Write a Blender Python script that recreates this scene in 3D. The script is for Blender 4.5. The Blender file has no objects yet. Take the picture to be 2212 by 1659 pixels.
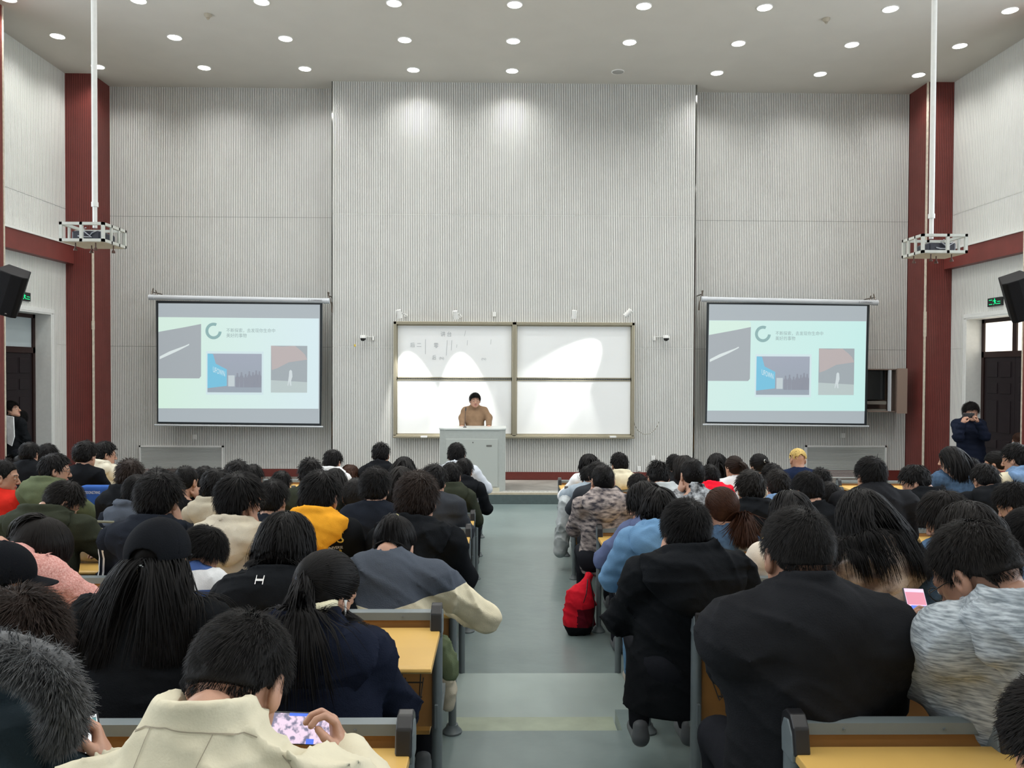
import bpy, bmesh, math, random
import numpy as np
from mathutils import Vector, Matrix, Euler
from mathutils.bvhtree import BVHTree
random.seed(7); RNG = np.random.default_rng(11)
scene = bpy.context.scene
COL = scene.collection
PI = math.pi
# ---------------------------------------------------------------- camera
FPX = 1700.0; CX, CY = 1106.0, 829.5; VX, VY = 1080.0, 800.0
CAM = Vector((0.0, 0.0, 2.2))
yaw = math.atan((CX - VX) / FPX); pitch = math.atan((CY - VY) / FPX); roll = math.radians(0.25)
fwd = Vector((math.sin(yaw) * math.cos(pitch), math.cos(yaw) * math.cos(pitch), -math.sin(pitch)))
rgt = fwd.cross(Vector((0, 0, 1))).normalized(); upv = rgt.cross(fwd).normalized()
rgt2 = rgt * math.cos(roll) + upv * math.sin(roll); upv2 = upv * math.cos(roll) - rgt * math.sin(roll)
cam = bpy.data.objects.new('camera', bpy.data.cameras.new('camera')); COL.objects.link(cam)
cm = Matrix((rgt2, upv2, -fwd)).transposed().to_4x4(); cm.translation = CAM
cam.matrix_world = cm
cam.data.sensor_width = 36.0; cam.data.lens = 36.0 * FPX / 2212.0; cam.data.clip_start = 0.05; cam.data.clip_end = 200
scene.camera = cam
def P(px, py, y):
    """world point seen at photo pixel (px,py) at room depth y"""
    d = fwd + rgt2 * ((px - CX) / FPX) + upv2 * ((CY - py) / FPX)
    return CAM + d * (y / d.y)
# ---------------------------------------------------------------- light + exposure
scene.view_settings.view_transform = 'Standard'; scene.view_settings.look = 'None'
scene.view_settings.gamma = 1.0; scene.view_settings.use_curve_mapping = False
scene.view_settings.exposure = 0.21
world = bpy.data.worlds.new('daylight'); scene.world = world; world.use_nodes = True
world.node_tree.nodes['Background'].inputs[0].default_value = (0.80, 0.90, 1.0, 1)
world.node_tree.nodes['Background'].inputs[1].default_value = 1.6
LAMP_W = 98.0        # every ceiling downlight
WINDOW_W = 180.0     # unseen area light added outside each side window, standing in for daylight
# ---------------------------------------------------------------- helpers
def tag(o, label=None, cat=None, group=None, kind=None):
    if label: o['label'] = label
    if cat: o['category'] = cat
    if group: o['group'] = group
    if kind: o['kind'] = kind
    return o
def empty(name, loc=(0, 0, 0), label=None, cat=None, group=None, kind=None):
    o = bpy.data.objects.new(name, None); COL.objects.link(o); o.location = loc; o.empty_display_size = 0.1
    return tag(o, label, cat, group, kind)
def adopt(ch, par):
    ch.parent = par
    ch.matrix_parent_inverse = Matrix.Translation(-Vector(par.location)) if par.rotation_euler == Euler((0,0,0)) else par.matrix_basis.inverted()
    return ch
_M = {}
def mat(name, col, rough=0.6, metal=0.0, spec=0.5, noise=0.0, nscale=20.0, bump=0.0, bscale=60.0, emit=None, estr=0.0,
        col2=None, stretch=None, sheen=0.0, coat=0.0, trans=0.0):
    if name in _M: return _M[name]
    m = bpy.data.materials.new(name); m.use_nodes = True; nt = m.node_tree; N = nt.nodes; L = nt.links
    b = N['Principled BSDF']
    b.inputs['Base Color'].default_value = (*col, 1); b.inputs['Roughness'].default_value = rough
    b.inputs['Metallic'].default_value = metal; b.inputs['Specular IOR Level'].default_value = spec
    if sheen: b.inputs['Sheen Weight'].default_value = sheen
    if coat: b.inputs['Coat Weight'].default_value = coat
    if trans: b.inputs['Transmission Weight'].default_value = trans
    if noise or bump or col2:
        tc = N.new('ShaderNodeTexCoord'); mp = N.new('ShaderNodeMapping'); L.new(tc.outputs['Object'], mp.inputs['Vector'])
        if stretch: mp.inputs['Scale'].default_value = stretch
    if noise or col2:
        n = N.new('ShaderNodeTexNoise'); n.inputs['Scale'].default_value = nscale; n.inputs['Detail'].default_value = 5
        L.new(mp.outputs[0], n.inputs['Vector'])
        r = N.new('ShaderNodeValToRGB'); c2 = col2 if col2 else tuple(c * (1 - noise) for c in col)
        c1 = col if col2 else tuple(min(1, c * (1 + noise * 0.6)) for c in col)
        r.color_ramp.elements[0].position = 0.35; r.color_ramp.elements[1].position = 0.65
        r.color_ramp.elements[0].color = (*c2, 1); r.color_ramp.elements[1].color = (*c1, 1)
        L.new(n.outputs['Fac'], r.inputs['Fac']); L.new(r.outputs[0], b.inputs['Base Color'])
    if bump:
        n2 = N.new('ShaderNodeTexNoise'); n2.inputs['Scale'].default_value = bscale; n2.inputs['Detail'].default_value = 6
        L.new(mp.outputs[0], n2.inputs['Vector'])
        bp = N.new('ShaderNodeBump'); bp.inputs['Strength'].default_value = bump; bp.inputs['Distance'].default_value = 0.01
        L.new(n2.outputs['Fac'], bp.inputs['Height']); L.new(bp.outputs[0], b.inputs['Normal'])
    if emit:
        b.inputs['Emission Color'].default_value = (*emit, 1); b.inputs['Emission Strength'].default_value = estr
    _M[name] = m; return m
class MB:
    """collects shapes and links them as ONE mesh object"""
    def __init__(s): s.v = []; s.f = []; s.m = []
    def add(s, V, F, mi=0):
        o = len(s.v); s.v += [tuple(v) for v in V]; s.f += [tuple(i + o for i in f) for f in F]; s.m += [mi] * len(F); return s
    def box(s, a, b, mi=0, M=None):
        x0, y0, z0 = a; x1, y1, z1 = b
        V = [Vector(p) for p in ((x0,y0,z0),(x1,y0,z0),(x1,y1,z0),(x0,y1,z0),(x0,y0,z1),(x1,y0,z1),(x1,y1,z1),(x0,y1,z1))]
        if M: V = [M @ v for v in V]
        return s.add(V, [(0,3,2,1),(4,5,6,7),(0,1,5,4),(1,2,6,5),(2,3,7,6),(3,0,4,7)], mi)
    def tube(s, pts, r, n=10, mi=0, cap=True, radii=None):
        pts = [Vector(p) for p in pts]; R = radii or [r] * len(pts); rings = []
        up = Vector((0.13, 0.27, 0.95))
        V = []
        for i, p in enumerate(pts):
            t = (pts[min(i + 1, len(pts) - 1)] - pts[max(i - 1, 0)]).normalized()
            a = t.cross(up)
            if a.length < 1e-3: a = t.cross(Vector((1, 0, 0)))
            a.normalize(); b = t.cross(a).normalized()
            for k in range(n):
                an = 2 * PI * k / n; V.append(p + (a * math.cos(an) + b * math.sin(an)) * R[i])
        F = []
        for i in range(len(pts) - 1):
            for k in range(n):
                F.append((i * n + k, i * n + (k + 1) % n, (i + 1) * n + (k + 1) % n, (i + 1) * n + k))
        if cap: F += [tuple(range(n))[::-1], tuple(range((len(pts) - 1) * n, len(pts) * n))]
        return s.add(V, F, mi)
    def cyl(s, p0, p1, r, n=14, mi=0, r1=None): return s.tube([p0, p1], r, n, mi, True, [r, r1 if r1 is not None else r])
    def lathe(s, prof, c=(0, 0, 0), n=20, mi=0, M=None):
        V = []; F = []
        for (r, z) in prof:
            for k in range(n):
                a = 2 * PI * k / n; V.append(Vector((c[0] + r * math.cos(a), c[1] + r * math.sin(a), c[2] + z)))
        for i in range(len(prof) - 1):
            for k in range(n): F.append((i*n+k, i*n+(k+1)%n, (i+1)*n+(k+1)%n, (i+1)*n+k))
        F += [tuple(range(n))[::-1], tuple(range((len(prof)-1)*n, len(prof)*n))]
        if M: V = [M @ v for v in V]
        return s.add(V, F, mi)
    def prism(s, poly, d, mi=0):
        """poly: list of 3-D points, d: extrusion vector"""
        n = len(poly); d = Vector(d); V = [Vector(p) for p in poly] + [Vector(p) + d for p in poly]
        F = [tuple(range(n)), tuple(range(n, 2*n))[::-1]] + [((i+1) % n, i, n+i, n+(i+1) % n) for i in range(n)]
        return s.add(V, F, mi)
    def build(s, name, mats, parent=None, smooth=False, bevel=0.0, seg=2, fix=True):
        me = bpy.data.meshes.new(name); me.from_pydata(s.v, [], s.f)
        for m in (mats if isinstance(mats, (list, tuple)) else [mats]): me.materials.append(m)
        me.polygons.foreach_set('material_index', s.m)
        if fix:
            bm = bmesh.new(); bm.from_mesh(me); bmesh.ops.recalc_face_normals(bm, faces=bm.faces); bm.to_mesh(me); bm.free()
        if smooth:
            me.polygons.foreach_set('use_smooth', [True] * len(me.polygons))
        o = bpy.data.objects.new(name, me); COL.objects.link(o)
        if smooth and fix: me.set_sharp_from_angle(angle=math.radians(40))
        if bevel:
            md = o.modifiers.new('bevel', 'BEVEL'); md.width = bevel; md.segments = seg; md.limit_method = 'ANGLE'
        if parent is not None: adopt(o, parent)
        return o
def struct(name, mb, mats, **k):
    o = mb.build(name, mats, **k); o['kind'] = 'structure'; return o
def text_mb(mb, body, origin, right, up, height, mi=0, thick=0.0, off=None, width=None):
    """writing laid on a surface; origin = lower left corner"""
    cu = bpy.data.curves.new('t', 'FONT'); cu.body = body; cu.size = 1.0; cu.resolution_u = 2
    to = bpy.data.objects.new('t', cu); COL.objects.link(to)
    dg = bpy.context.evaluated_depsgraph_get(); me = bpy.data.meshes.new_from_object(to.evaluated_get(dg))
    V = [v.co.copy() for v in me.vertices]; F = [tuple(p.vertices) for p in me.polygons]
    bpy.data.objects.remove(to); bpy.data.curves.remove(cu); bpy.data.meshes.remove(me)
    if not V: return mb
    xs = [v.x for v in V]; ys = [v.y for v in V]; w = max(xs) - min(xs); h = max(ys) - min(ys)
    k = height / h; kx = width / w if width else k
    right = Vector(right).normalized(); up = Vector(up).normalized(); o = Vector(origin)
    mb.add([o + right * ((v.x - min(xs)) * kx) + up * ((v.y - min(ys)) * k) for v in V], F, mi)
    return mb
# ================================================================ ROOM
CEIL = 7.46; WL, WR = -7.78, 8.22; YB = -3.6; YF = 14.88; YC = 14.5; XC0, XC1 = -3.07, 3.58
COLW = 0.48
ROWD = [2.06 + 1.03 * k for k in range(9)]                       # depth of the far edge of every desk row
ROWTOP = [1.205, 1.185, 1.05, 0.985, 0.895, 0.825, 0.765, 0.74, 0.70]   # desktop height
m_wall = mat('white_slat_board', (0.74, 0.75, 0.72), 0.38, noise=0.03, nscale=3)
m_groove = mat('slat_groove', (0.30, 0.305, 0.295), 0.8)
m_groove2 = mat('fine_groove', (0.50, 0.50, 0.48), 0.8)
m_ceil = mat('ceiling_paint', (0.56, 0.545, 0.50), 0.85, noise=0.02, nscale=2)
m_red = mat('red_slat_board', (0.172, 0.036, 0.030), 0.45, noise=0.10, nscale=4)
m_redg = mat('red_groove', (0.085, 0.022, 0.018), 0.7)
m_white = mat('white_paint', (0.72, 0.73, 0.71), 0.5, noise=0.03)
m_cream = mat('cream_edge', (0.62, 0.56, 0.46), 0.6, noise=0.15)
m_dark = mat('dark_gap', (0.02, 0.02, 0.02), 0.5)
m_plain = mat('plain_plaster', (0.66, 0.66, 0.63), 0.8)
def slats(mb, o, r, w, h, nrm, pitch=0.0325, gw=0.0130, gd=0.010, m0=0, m1=1, joints=(), jw=0.007):
    """grooved boards; o lower-left corner, r unit right, nrm unit out; z up"""
    o = Vector(o); r = Vector(r); nrm = Vector(nrm)
    zs = [0.0] + [z for j in joints for z in (j - o.z - jw / 2, j - o.z + jw / 2) if 0 < z < h] + [h]
    n = max(1, round(w / pitch)); p = w / n; gw = gw * p / pitch
    for i in range(0, len(zs), 2):
        za, zb = Vector((0, 0, zs[i])), Vector((0, 0, zs[i + 1]))
        for k in range(n):
            x0, x1, x2 = k * p, k * p + p - gw, (k + 1) * p
            a, b, c = o + r * x0, o + r * x1, o + r * x2; bi, ci = b - nrm * gd, c - nrm * gd
            mb.add([a + za, b + za, b + zb, a + zb], [(0, 1, 2, 3)], m0)
            mb.add([b + za, bi + za, bi + zb, b + zb], [(0, 1, 2, 3)], m1)
            mb.add([bi + za, ci + za, ci + zb, bi + zb], [(0, 1, 2, 3)], m1)
            mb.add([ci + za, c + za, c + zb, ci + zb], [(0, 1, 2, 3)], m1)
J = (2.62, 5.05)
mb = MB(); slats(mb, (XC0, YC, 0.18), (1, 0, 0), XC1 - XC0, CEIL - 0.18, (0, -1, 0), joints=J)
mb.box((XC0 + 0.005, YC + 0.014, 0.0), (XC1 - 0.005, YF + 0.2, CEIL), 2)
struct('wall_front', mb, [m_wall, m_groove, m_wall], fix=False)
for nm, xa, xb in (('wall_front_left', WL + COLW, XC0 + 0.02), ('wall_front_right', XC1 - 0.02, WR - COLW)):
    mb = MB(); slats(mb, (xa, YF, 0.18), (1, 0, 0), xb - xa, CEIL - 0.18, (0, -1, 0), joints=J)
    mb.box((xa, YF + 0.014, 0.0), (xb, YF + 0.2, CEIL), 1)
    struct(nm, mb, [m_wall, m_groove], fix=False)
# polished metal strips down the two edges of the projecting middle wall
m_trim = mat('polished_trim', (0.25, 0.25, 0.24), 0.08, metal=1.0)
for i, x in enumerate((XC0 - 0.012, XC1 + 0.012)):
    mb = MB(); mb.box((x - 0.012, YC + 0.004, 0.18), (x + 0.012, YC + 0.12, CEIL))
    struct('trim_%d' % (i + 1), mb, [m_trim])
mb = MB(); mb.box((WL - 0.4, YB, CEIL), (WR + 0.4, YF + 0.2, CEIL + 0.2)); struct('ceiling', mb, [m_ceil])
# floor : stepped platforms
m_floor = bpy.data.materials.new('grey_green_floor'); m_floor.use_nodes = True
nt = m_floor.node_tree; N = nt.nodes; L = nt.links; b = N['Principled BSDF']
tc = N.new('ShaderNodeTexCoord'); n1 = N.new('ShaderNodeTexNoise'); n1.inputs['Scale'].default_value = 1.3; n1.inputs['Detail'].default_value = 8
n1.inputs['Roughness'].default_value = 0.62; L.new(tc.outputs['Object'], n1.inputs['Vector'])
cr = N.new('ShaderNodeValToRGB'); cr.color_ramp.elements[0].position = 0.3; cr.color_ramp.elements[1].position = 0.7
cr.color_ramp.elements[0].color = (0.140, 0.185, 0.186, 1); cr.color_ramp.elements[1].color = (0.20, 0.255, 0.25, 1)
L.new(n1.outputs['Fac'], cr.inputs['Fac']); L.new(cr.outputs[0], b.inputs['Base Color'])
mr = N.new('ShaderNodeMapRange'); mr.inputs['To Min'].default_value = 0.22; mr.inputs['To Max'].default_value = 0.42
L.new(n1.outputs['Fac'], mr.inputs['Value']); L.new(mr.outputs[0], b.inputs['Roughness'])
n2 = N.new('ShaderNodeTexNoise'); n2.inputs['Scale'].default_value = 9; L.new(tc.outputs['Object'], n2.inputs['Vector'])
bp = N.new('ShaderNodeBump'); bp.inputs['Strength'].default_value = 0.12; bp.inputs['Distance'].default_value = 0.02
L.new(n2.outputs['Fac'], bp.inputs['Height']); L.new(bp.outputs[0], b.inputs['Normal'])
m_tread = mat('worn_pale_step_paint', (0.29, 0.355, 0.34), 0.35, noise=0.12, nscale=2.0)
m_nose = mat('faded_yellow_step_edge', (0.31, 0.36, 0.27), 0.45, noise=0.15, nscale=6)
m_stage = mat('grey_stage_boards', (0.22, 0.21, 0.19), 0.5, noise=0.15, nscale=5)
Z0, Z1, ZT, Z2 = 0.43, 0.28, 0.205, 0.13
def floor_z(y): return Z0 if y < 3.38 else Z1 if y < 4.42 else Z2 if y < 7.0 else 0.0
mb = MB()
mb.box((WL - 0.4, YB, -0.3), (WR + 0.4, YF + 0.2, 0.0))
mb.box((WL, YB, 0.0), (WR, 7.0, Z2)); mb.box((WL, YB, Z2), (WR, 4.16, Z1)); mb.box((WL, YB, Z1), (WR, 3.38, Z0))
mb.box((WL, 4.16, Z2), (-0.28, 4.42, Z1)); mb.box((0.66, 4.16, Z2), (WR, 4.42, Z1))
struct('floor', mb, [m_floor])
mb = MB(); mb.prism([(-0.279, 4.161, Z2 - 0.002), (0.659, 4.161, Z2 - 0.002), (0.659, 4.421, Z2 - 0.002), (0.86, 4.421, Z2 - 0.002), (0.86, 5.15, Z2 - 0.002), (-0.279, 5.15, Z2 - 0.002)], (0, 0, ZT - Z2 + 0.002)); struct('trim_3', mb, [m_tread])
mb = MB(); mb.box((-0.272, 4.165, ZT), (0.655, 4.49, ZT + 0.002)); struct('trim_4', mb, [m_nose])
ST0, ST1, SY = -6.6, 7.0, 12.9
mb = MB(); mb.box((ST0, SY + 0.02, 0.0), (ST1, YF + 0.01, 0.18)); o = struct('floor_stage', mb, [m_stage])
m_edge = mat('cream_step_edge', (0.42, 0.37, 0.27), 0.5, noise=0.1)
m_grooved = mat('grooved_edge_strip', (0.40, 0.40, 0.37), 0.5, noise=0.3, nscale=60, stretch=(1, 0.1, 1))
mb = MB(); mb.box((ST0, SY, 0.155), (ST1, SY + 0.05, 0.184), 0); mb.box((ST0, SY + 0.05, 0.179), (ST1, SY + 0.26, 0.1835), 1)
struct('trim_5', mb, [m_edge, m_grooved])
mb = MB(); mb.box((ST0, SY - 0.004, 0.0), (ST1, SY + 0.02, 0.155)); struct('trim_6', mb, [mat('step_riser_paint', (0.07, 0.095, 0.095), 0.5, noise=0.1)])
m_skirt = mat('red_skirting', (0.14, 0.026, 0.02), 0.4, noise=0.05)
mb = MB(); mb.box((XC0 - 0.0, YC - 0.02, 0.18), (XC1, YC + 0.012, 0.325)); struct('baseboard_front', mb, [m_skirt])
mb = MB(); mb.box((WL + COLW, YF - 0.02, 0.0), (XC0, YF + 0.01, 0.325)); struct('baseboard_left', mb, [m_skirt])
mb = MB(); mb.box((XC1, YF - 0.02, 0.0), (WR - COLW, YF + 0.01, 0.325)); struct('baseboard_right', mb, [m_skirt])
# red columns (slatted), pale conduit down one corner, red beams between them
COLS = [(14.24, 14.9), (11.0, 11.62), (7.75, 8.37), (4.5, 5.12), (1.25, 1.87), (-2.0, -1.38)]
k = 0
for (ya, yb) in COLS:
    for s in (-1, 1):
        cw = COLW if ya > 12 or ya < 10 else (0.535 if s < 0 else 0.425)
        xw = WL if s < 0 else WR; xi = xw - s * cw
        mb = MB(); x0, x1 = min(xw, xi), max(xw, xi)
        if ya > 10:
            slats(mb, (x0, ya, 0), (1, 0, 0), cw, CEIL, (0, -1, 0), pitch=0.0325, gw=0.008, gd=0.004)
            if s < 0: slats(mb, (xi, ya, 0), (0, 1, 0), yb - ya, CEIL, (1, 0, 0), pitch=0.0325, gw=0.008, gd=0.004)
            else: slats(mb, (xi, yb, 0), (0, -1, 0), yb - ya, CEIL, (-1, 0, 0), pitch=0.0325, gw=0.008, gd=0.004)
            mb.box((x0 + 0.007, ya + 0.007, 0), (x1 - 0.007, yb - 0.003, CEIL), 1)
        else: mb.box((x0, ya, 0), (x1, yb, CEIL), 0)
        k += 1
        struct('column_%s' % ('left' if s < 0 else 'right') + ('' if ya > 14 else '_%d' % (k)), mb, [m_red, m_redg], fix=False)
mb = MB(); mb.box((WL + COLW - 0.006, 14.22, 0.0), (WL + COLW + 0.016, 14.26, 4.30)); mb.box((WL + COLW - 0.012, 14.215, 2.9), (WL + COLW + 0.02, 14.262, 3.05)); struct('trim_7', mb, [m_cream])
mb = MB(); mb.box((WR - COLW - 0.016, 14.22, 0.0), (WR - COLW + 0.006, 14.26, CEIL)); mb.box((WR - COLW - 0.02, 14.215, 2.85), (WR - COLW + 0.014, 14.262, 3.3)); struct('trim_8', mb, [m_cream])
mb = MB(); mb.box((WL + 0.531, 11.618, 0.0), (WL + 0.545, 11.64, CEIL)); struct('trim_9', mb, [m_cream])
mb = MB(); mb.box((WR - 0.435, 11.618, 0.0), (WR - 0.421, 11.64, CEIL)); struct('trim_10', mb, [m_cream])
# side walls
D0, D1, DH = 11.95, 13.72, 3.13
for s, nm in ((-1, 'wall_left'), (1, 'wall_right')):
    xw = WL if s < 0 else WR; xo = xw + s * 0.35
    mb = MB(); rr = (0, 1, 0) if s < 0 else (0, -1, 0); nn = (-s, 0, 0)
    def sp(ya, yb, za, zb):
        slats(mb, (xw, ya if s < 0 else yb, za), rr, yb - ya, zb - za, nn, pitch=0.032, gw=0.007, gd=0.005, m1=1, joints=J)
        mb.box((min(xw + s * 0.008, xo), ya, za), (max(xw + s * 0.008, xo), yb, zb), 2)
    sp(11.6, D0, 0, DH); sp(D1, 14.26, 0, DH); sp(11.6, 14.26, DH, CEIL)
    x0, x1 = min(xw, xo), max(xw, xo)
    mb.box((x0, 14.26, 0), (x1, YF + 0.2, CEIL), 2)
    # window bays nearer the camera, unseen and added to bring in light
    ys = [(8.37, 11.0), (5.12, 7.75), (1.87, 4.5), (-1.38, 1.25)]
    mb.box((x0, YB - 0.2, 0), (x1, -1.38, CEIL), 2)
    for (ya, yb) in ys: mb.box((x0, ya, 0), (x1, yb, 1.5), 2); mb.box((x0, ya, 6.3), (x1, yb, CEIL), 2)
    for (ya, yb) in COLS[1:]: mb.box((x0, ya - 0.002, 0), (x1, yb + 0.002, CEIL), 2)
    struct(nm, mb, [m_wall, m_groove2, m_plain], fix=False)
    for i, (ya, yb) in enumerate(ys):
        wf = MB(); xm = (x0 + x1) / 2
        for (a, c) in ((ya, ya + 0.07), (yb - 0.07, yb), ((ya + yb) / 2 - 0.035, (ya + yb) / 2 + 0.035)): wf.box((xm - 0.04, a, 1.5), (xm + 0.04, c, 6.3))
        for z in (1.5, 3.4, 4.9, 6.23): wf.box((xm - 0.04, ya, z), (xm + 0.04, yb, z + 0.07))
        struct('window_%d' % (i + 1 + (0 if s < 0 else 4)), wf, [m_white])
        ld = bpy.data.lights.new('daylight', 'AREA'); ld.shape = 'RECTANGLE'; ld.size = yb - ya - 0.1; ld.size_y = 4.6
        ld.energy = WINDOW_W; ld.color = (0.86, 0.94, 1.0)
        lo = bpy.data.objects.new('window_daylight', ld); COL.objects.link(lo)  # unseen area light, added outside the window to brighten the hall
        lo.location = (xw + s * 0.5, (ya + yb) / 2, 3.9); lo.rotation_euler = (0, PI / 2 if s > 0 else -PI / 2, 0)
    # beam
    mb = MB(); bx = (xw + s * 0.01, xw - s * 0.15)
    mb.box((min(bx), 11.6, 4.07), (max(bx), 14.26, 4.385), 0)
    struct('trim_%d' % (11 if s < 0 else 12), mb, [m_red])
    mb = MB(); mb.box((min(xw + s * 0.01, xw - s * 0.17), 11.62, 4.385), (max(xw + s * 0.01, xw - s * 0.17), 14.45 if s < 0 else 14.24, 4.42)); struct('trim_%d' % (13 if s < 0 else 14), mb, [m_wall])
mb = MB(); mb.box((WL - 0.4, YB - 0.2, 0), (WR + 0.4, YB, CEIL)); struct('wall_back', mb, [m_plain])
# doors
m_door = mat('dark_brown_door', (0.014, 0.009, 0.011), 0.5, spec=.25, noise=0.1)
m_dframe = mat('door_frame_brown', (0.024, 0.011, 0.010), 0.45, spec=.25)
m_frost = mat('frosted_glass', (0.42, 0.48, 0.50), 0.35)
m_glowpane = mat('glowing_frosted_glass', (0.8, 0.75, 0.65), 0.4, emit=(1.0, 0.93, 0.80), estr=1.3, noise=0.1)  # light from outside is put in as the pane's own glow
for s, i in ((-1, 1), (1, 2)):
    xw = WL if s < 0 else WR; xd = xw + s * 0.24
    r = empty('door_%d' % i, (xd, (D0 + D1) / 2, 0), kind='structure')
    def X(a, b): return (min(xd + s * a, xd + s * b), max(xd + s * a, xd + s * b))
    fr = MB(); a, b_ = X(0.0, 0.08)
    fr.box((a, D0, 0), (b_, D0 + 0.07, DH)); fr.box((a, D1 - 0.07, 0), (b_, D1, DH)); fr.box((a, D0, DH - 0.07), (b_, D1, DH)); fr.box((a, D0, 2.46), (b_, D1, 2.56))
    a, b_ = X(0.0, 0.07); fr.box((a, (D0 + D1) / 2 - 0.05, 2.56), (b_, (D0 + D1) / 2 + 0.05, DH - 0.07))
    fr.build('door_frame', [m_dframe], r)
    for (ya, yb) in ((D0 + 0.07, (D0 + D1) / 2), ((D0 + D1) / 2, D1 - 0.07)):
        lf = MB(); a, b_ = X(0.02, 0.07); lf.box((a, ya + 0.003, 0.01), (b_, yb - 0.003, 2.46))
        a, b_ = X(0.008, 0.03)
        for (z0, z1) in ((0.18, 0.78), (0.9, 1.05), (1.18, 1.72), (1.84, 2.02), (2.12, 2.38)):
            for t in (0.12, 0.55):
                w = yb - ya; lf.box((a, ya + w * t, z0), (b_, ya + w * (t + 0.33), z1))
        lf.build('door_leaf', [m_door], r, bevel=0.006)
    gl = MB(); a, b_ = X(0.03, 0.045); gl.box((a, D0 + 0.07, 2.56), (b_, D1 - 0.07, DH - 0.07)); gl.build('transom_glass', [m_frost if s < 0 else m_glowpane], r)
    # white surround lining the recess and framing the opening
    mb = MB(); xa, xb = min(xw - s * 0.03, xd), max(xw - s * 0.03, xd)
    mb.box((xa, D1 - 0.004, 0), (xb, D1 + 0.02, DH - 0.004)); mb.box((xa, D0 - 0.02, 0), (xb, D0 + 0.004, DH - 0.004)); mb.box((xa, D0 - 0.02, DH - 0.004), (xb, D1 + 0.02, DH + 0.02))
    xa, xb = min(xw - s * 0.035, xw), max(xw - s * 0.035, xw)
    mb.box((xa, D1 + 0.0205, 0), (xb, D1 + 0.09, DH)); mb.box((xa, D0 - 0.09, 0), (xb, D0 - 0.0205, DH)); mb.box((xa, D0 - 0.09, DH + 0.0205), (xb, D1 + 0.09, DH + 0.09))
    struct('trim_%d' % (15 if s < 0 else 16), mb, [m_white])
# ================================================================ CEILING LIGHTS
m_lens = mat('lamp_lens', (1, 1, 1), 0.3, emit=(1.0, 0.99, 0.95), estr=9.0)
m_rim = mat('white_lamp_rim', (0.8, 0.8, 0.78), 0.4)
ring = MB(); ring.lathe([(0.096, 0), (0.116, 0), (0.116, -0.010), (0.108, -0.014), (0.096, -0.006)], n=24)
lens = MB(); lens.lathe([(0.098, -0.001), (0.095, -0.014), (0.06, -0.024), (0.01, -0.026)], n=20)
LX = [-7.02, -5.18, -3.43, -1.54, 0.19, 2.05, 3.80, 5.63, 7.38]
LY = [13.9, 12.65, 11.4, 10.15, 8.9, 6.4, 3.9, 1.4, -1.1]
ordi = ['far left', 'second from the left', 'third from the left', 'fourth from the left', 'centre', 'fourth from the right', 'third from the right', 'second from the right', 'far right']
rown = {13.9: 'row nearest the front wall', 12.65: 'middle visible row', 11.4: 'row at the top edge'}
me_r = me_l = None
for y in LY:
    for i, x in enumerate(LX):
        r = empty('ceiling_downlight', (x, y, CEIL), 'round ceiling downlight, %s in the %s' % (ordi[i], rown.get(y, 'rows behind the view')), 'ceiling light', 'recessed ceiling downlights')
        if y not in rown: r['label'] = 'round recessed white ceiling downlight in the rows over the audience'
        off = (y == 13.9 and i == 5)
        if off: r['label'] = 'round ceiling downlight that is switched off, near the front wall'
        if me_r is None:
            a = ring.build('rim', [m_rim], None, smooth=True); c = lens.build('lens', [m_lens], None, smooth=True); me_r, me_l = a.data, c.data
        else:
            a = bpy.data.objects.new('rim', me_r); COL.objects.link(a)
            md = me_l
            if off: md = me_l.copy(); md.materials[0] = mat('unlit_lens', (0.35, 0.35, 0.33), 0.5)
            c = bpy.data.objects.new('lens', md); COL.objects.link(c)
        a.parent = r; c.parent = r
        if off: continue
        ld = bpy.data.lights.new('lamp', 'SPOT'); ld.spot_size = math.radians(150); ld.spot_blend = 0.9; ld.shadow_soft_size = 0.085
        ld.energy = LAMP_W * (0.95 if y < 8 else 1.0); ld.color = (1.0, 0.99, 0.955)
        lo = bpy.data.objects.new('lamp', ld); COL.objects.link(lo); lo.parent = r; lo.location = (0, 0, -0.03)
# smoke detectors
m_beige = mat('old_beige_plastic', (0.42, 0.38, 0.30), 0.5)
for (px, py, l) in ((449, 31, 'small beige smoke detector on the left part of the ceiling'), (1785, 40, 'small beige smoke detector on the right part of the ceiling')):
    t = P(px, py, 10); k = (CEIL - 2.2) / (t.z - 2.2); p = CAM + (t - CAM) * k
    r = empty('smoke_detector', (p.x, p.y, CEIL), l, 'smoke detector', 'smoke detectors')
    m_ = MB(); m_.lathe([(0.055, 0), (0.055, -0.02), (0.03, -0.05)], p.xy.to_3d() + Vector((0, 0, CEIL))); m_.build('base', [m_beige], r, smooth=True)
    m_ = MB(); m_.lathe([(0.02, -0.05), (0.022, -0.07), (0.008, -0.08)], p.xy.to_3d() + Vector((0, 0, CEIL))); m_.build('sensor', [m_beige], r, smooth=True)
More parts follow.
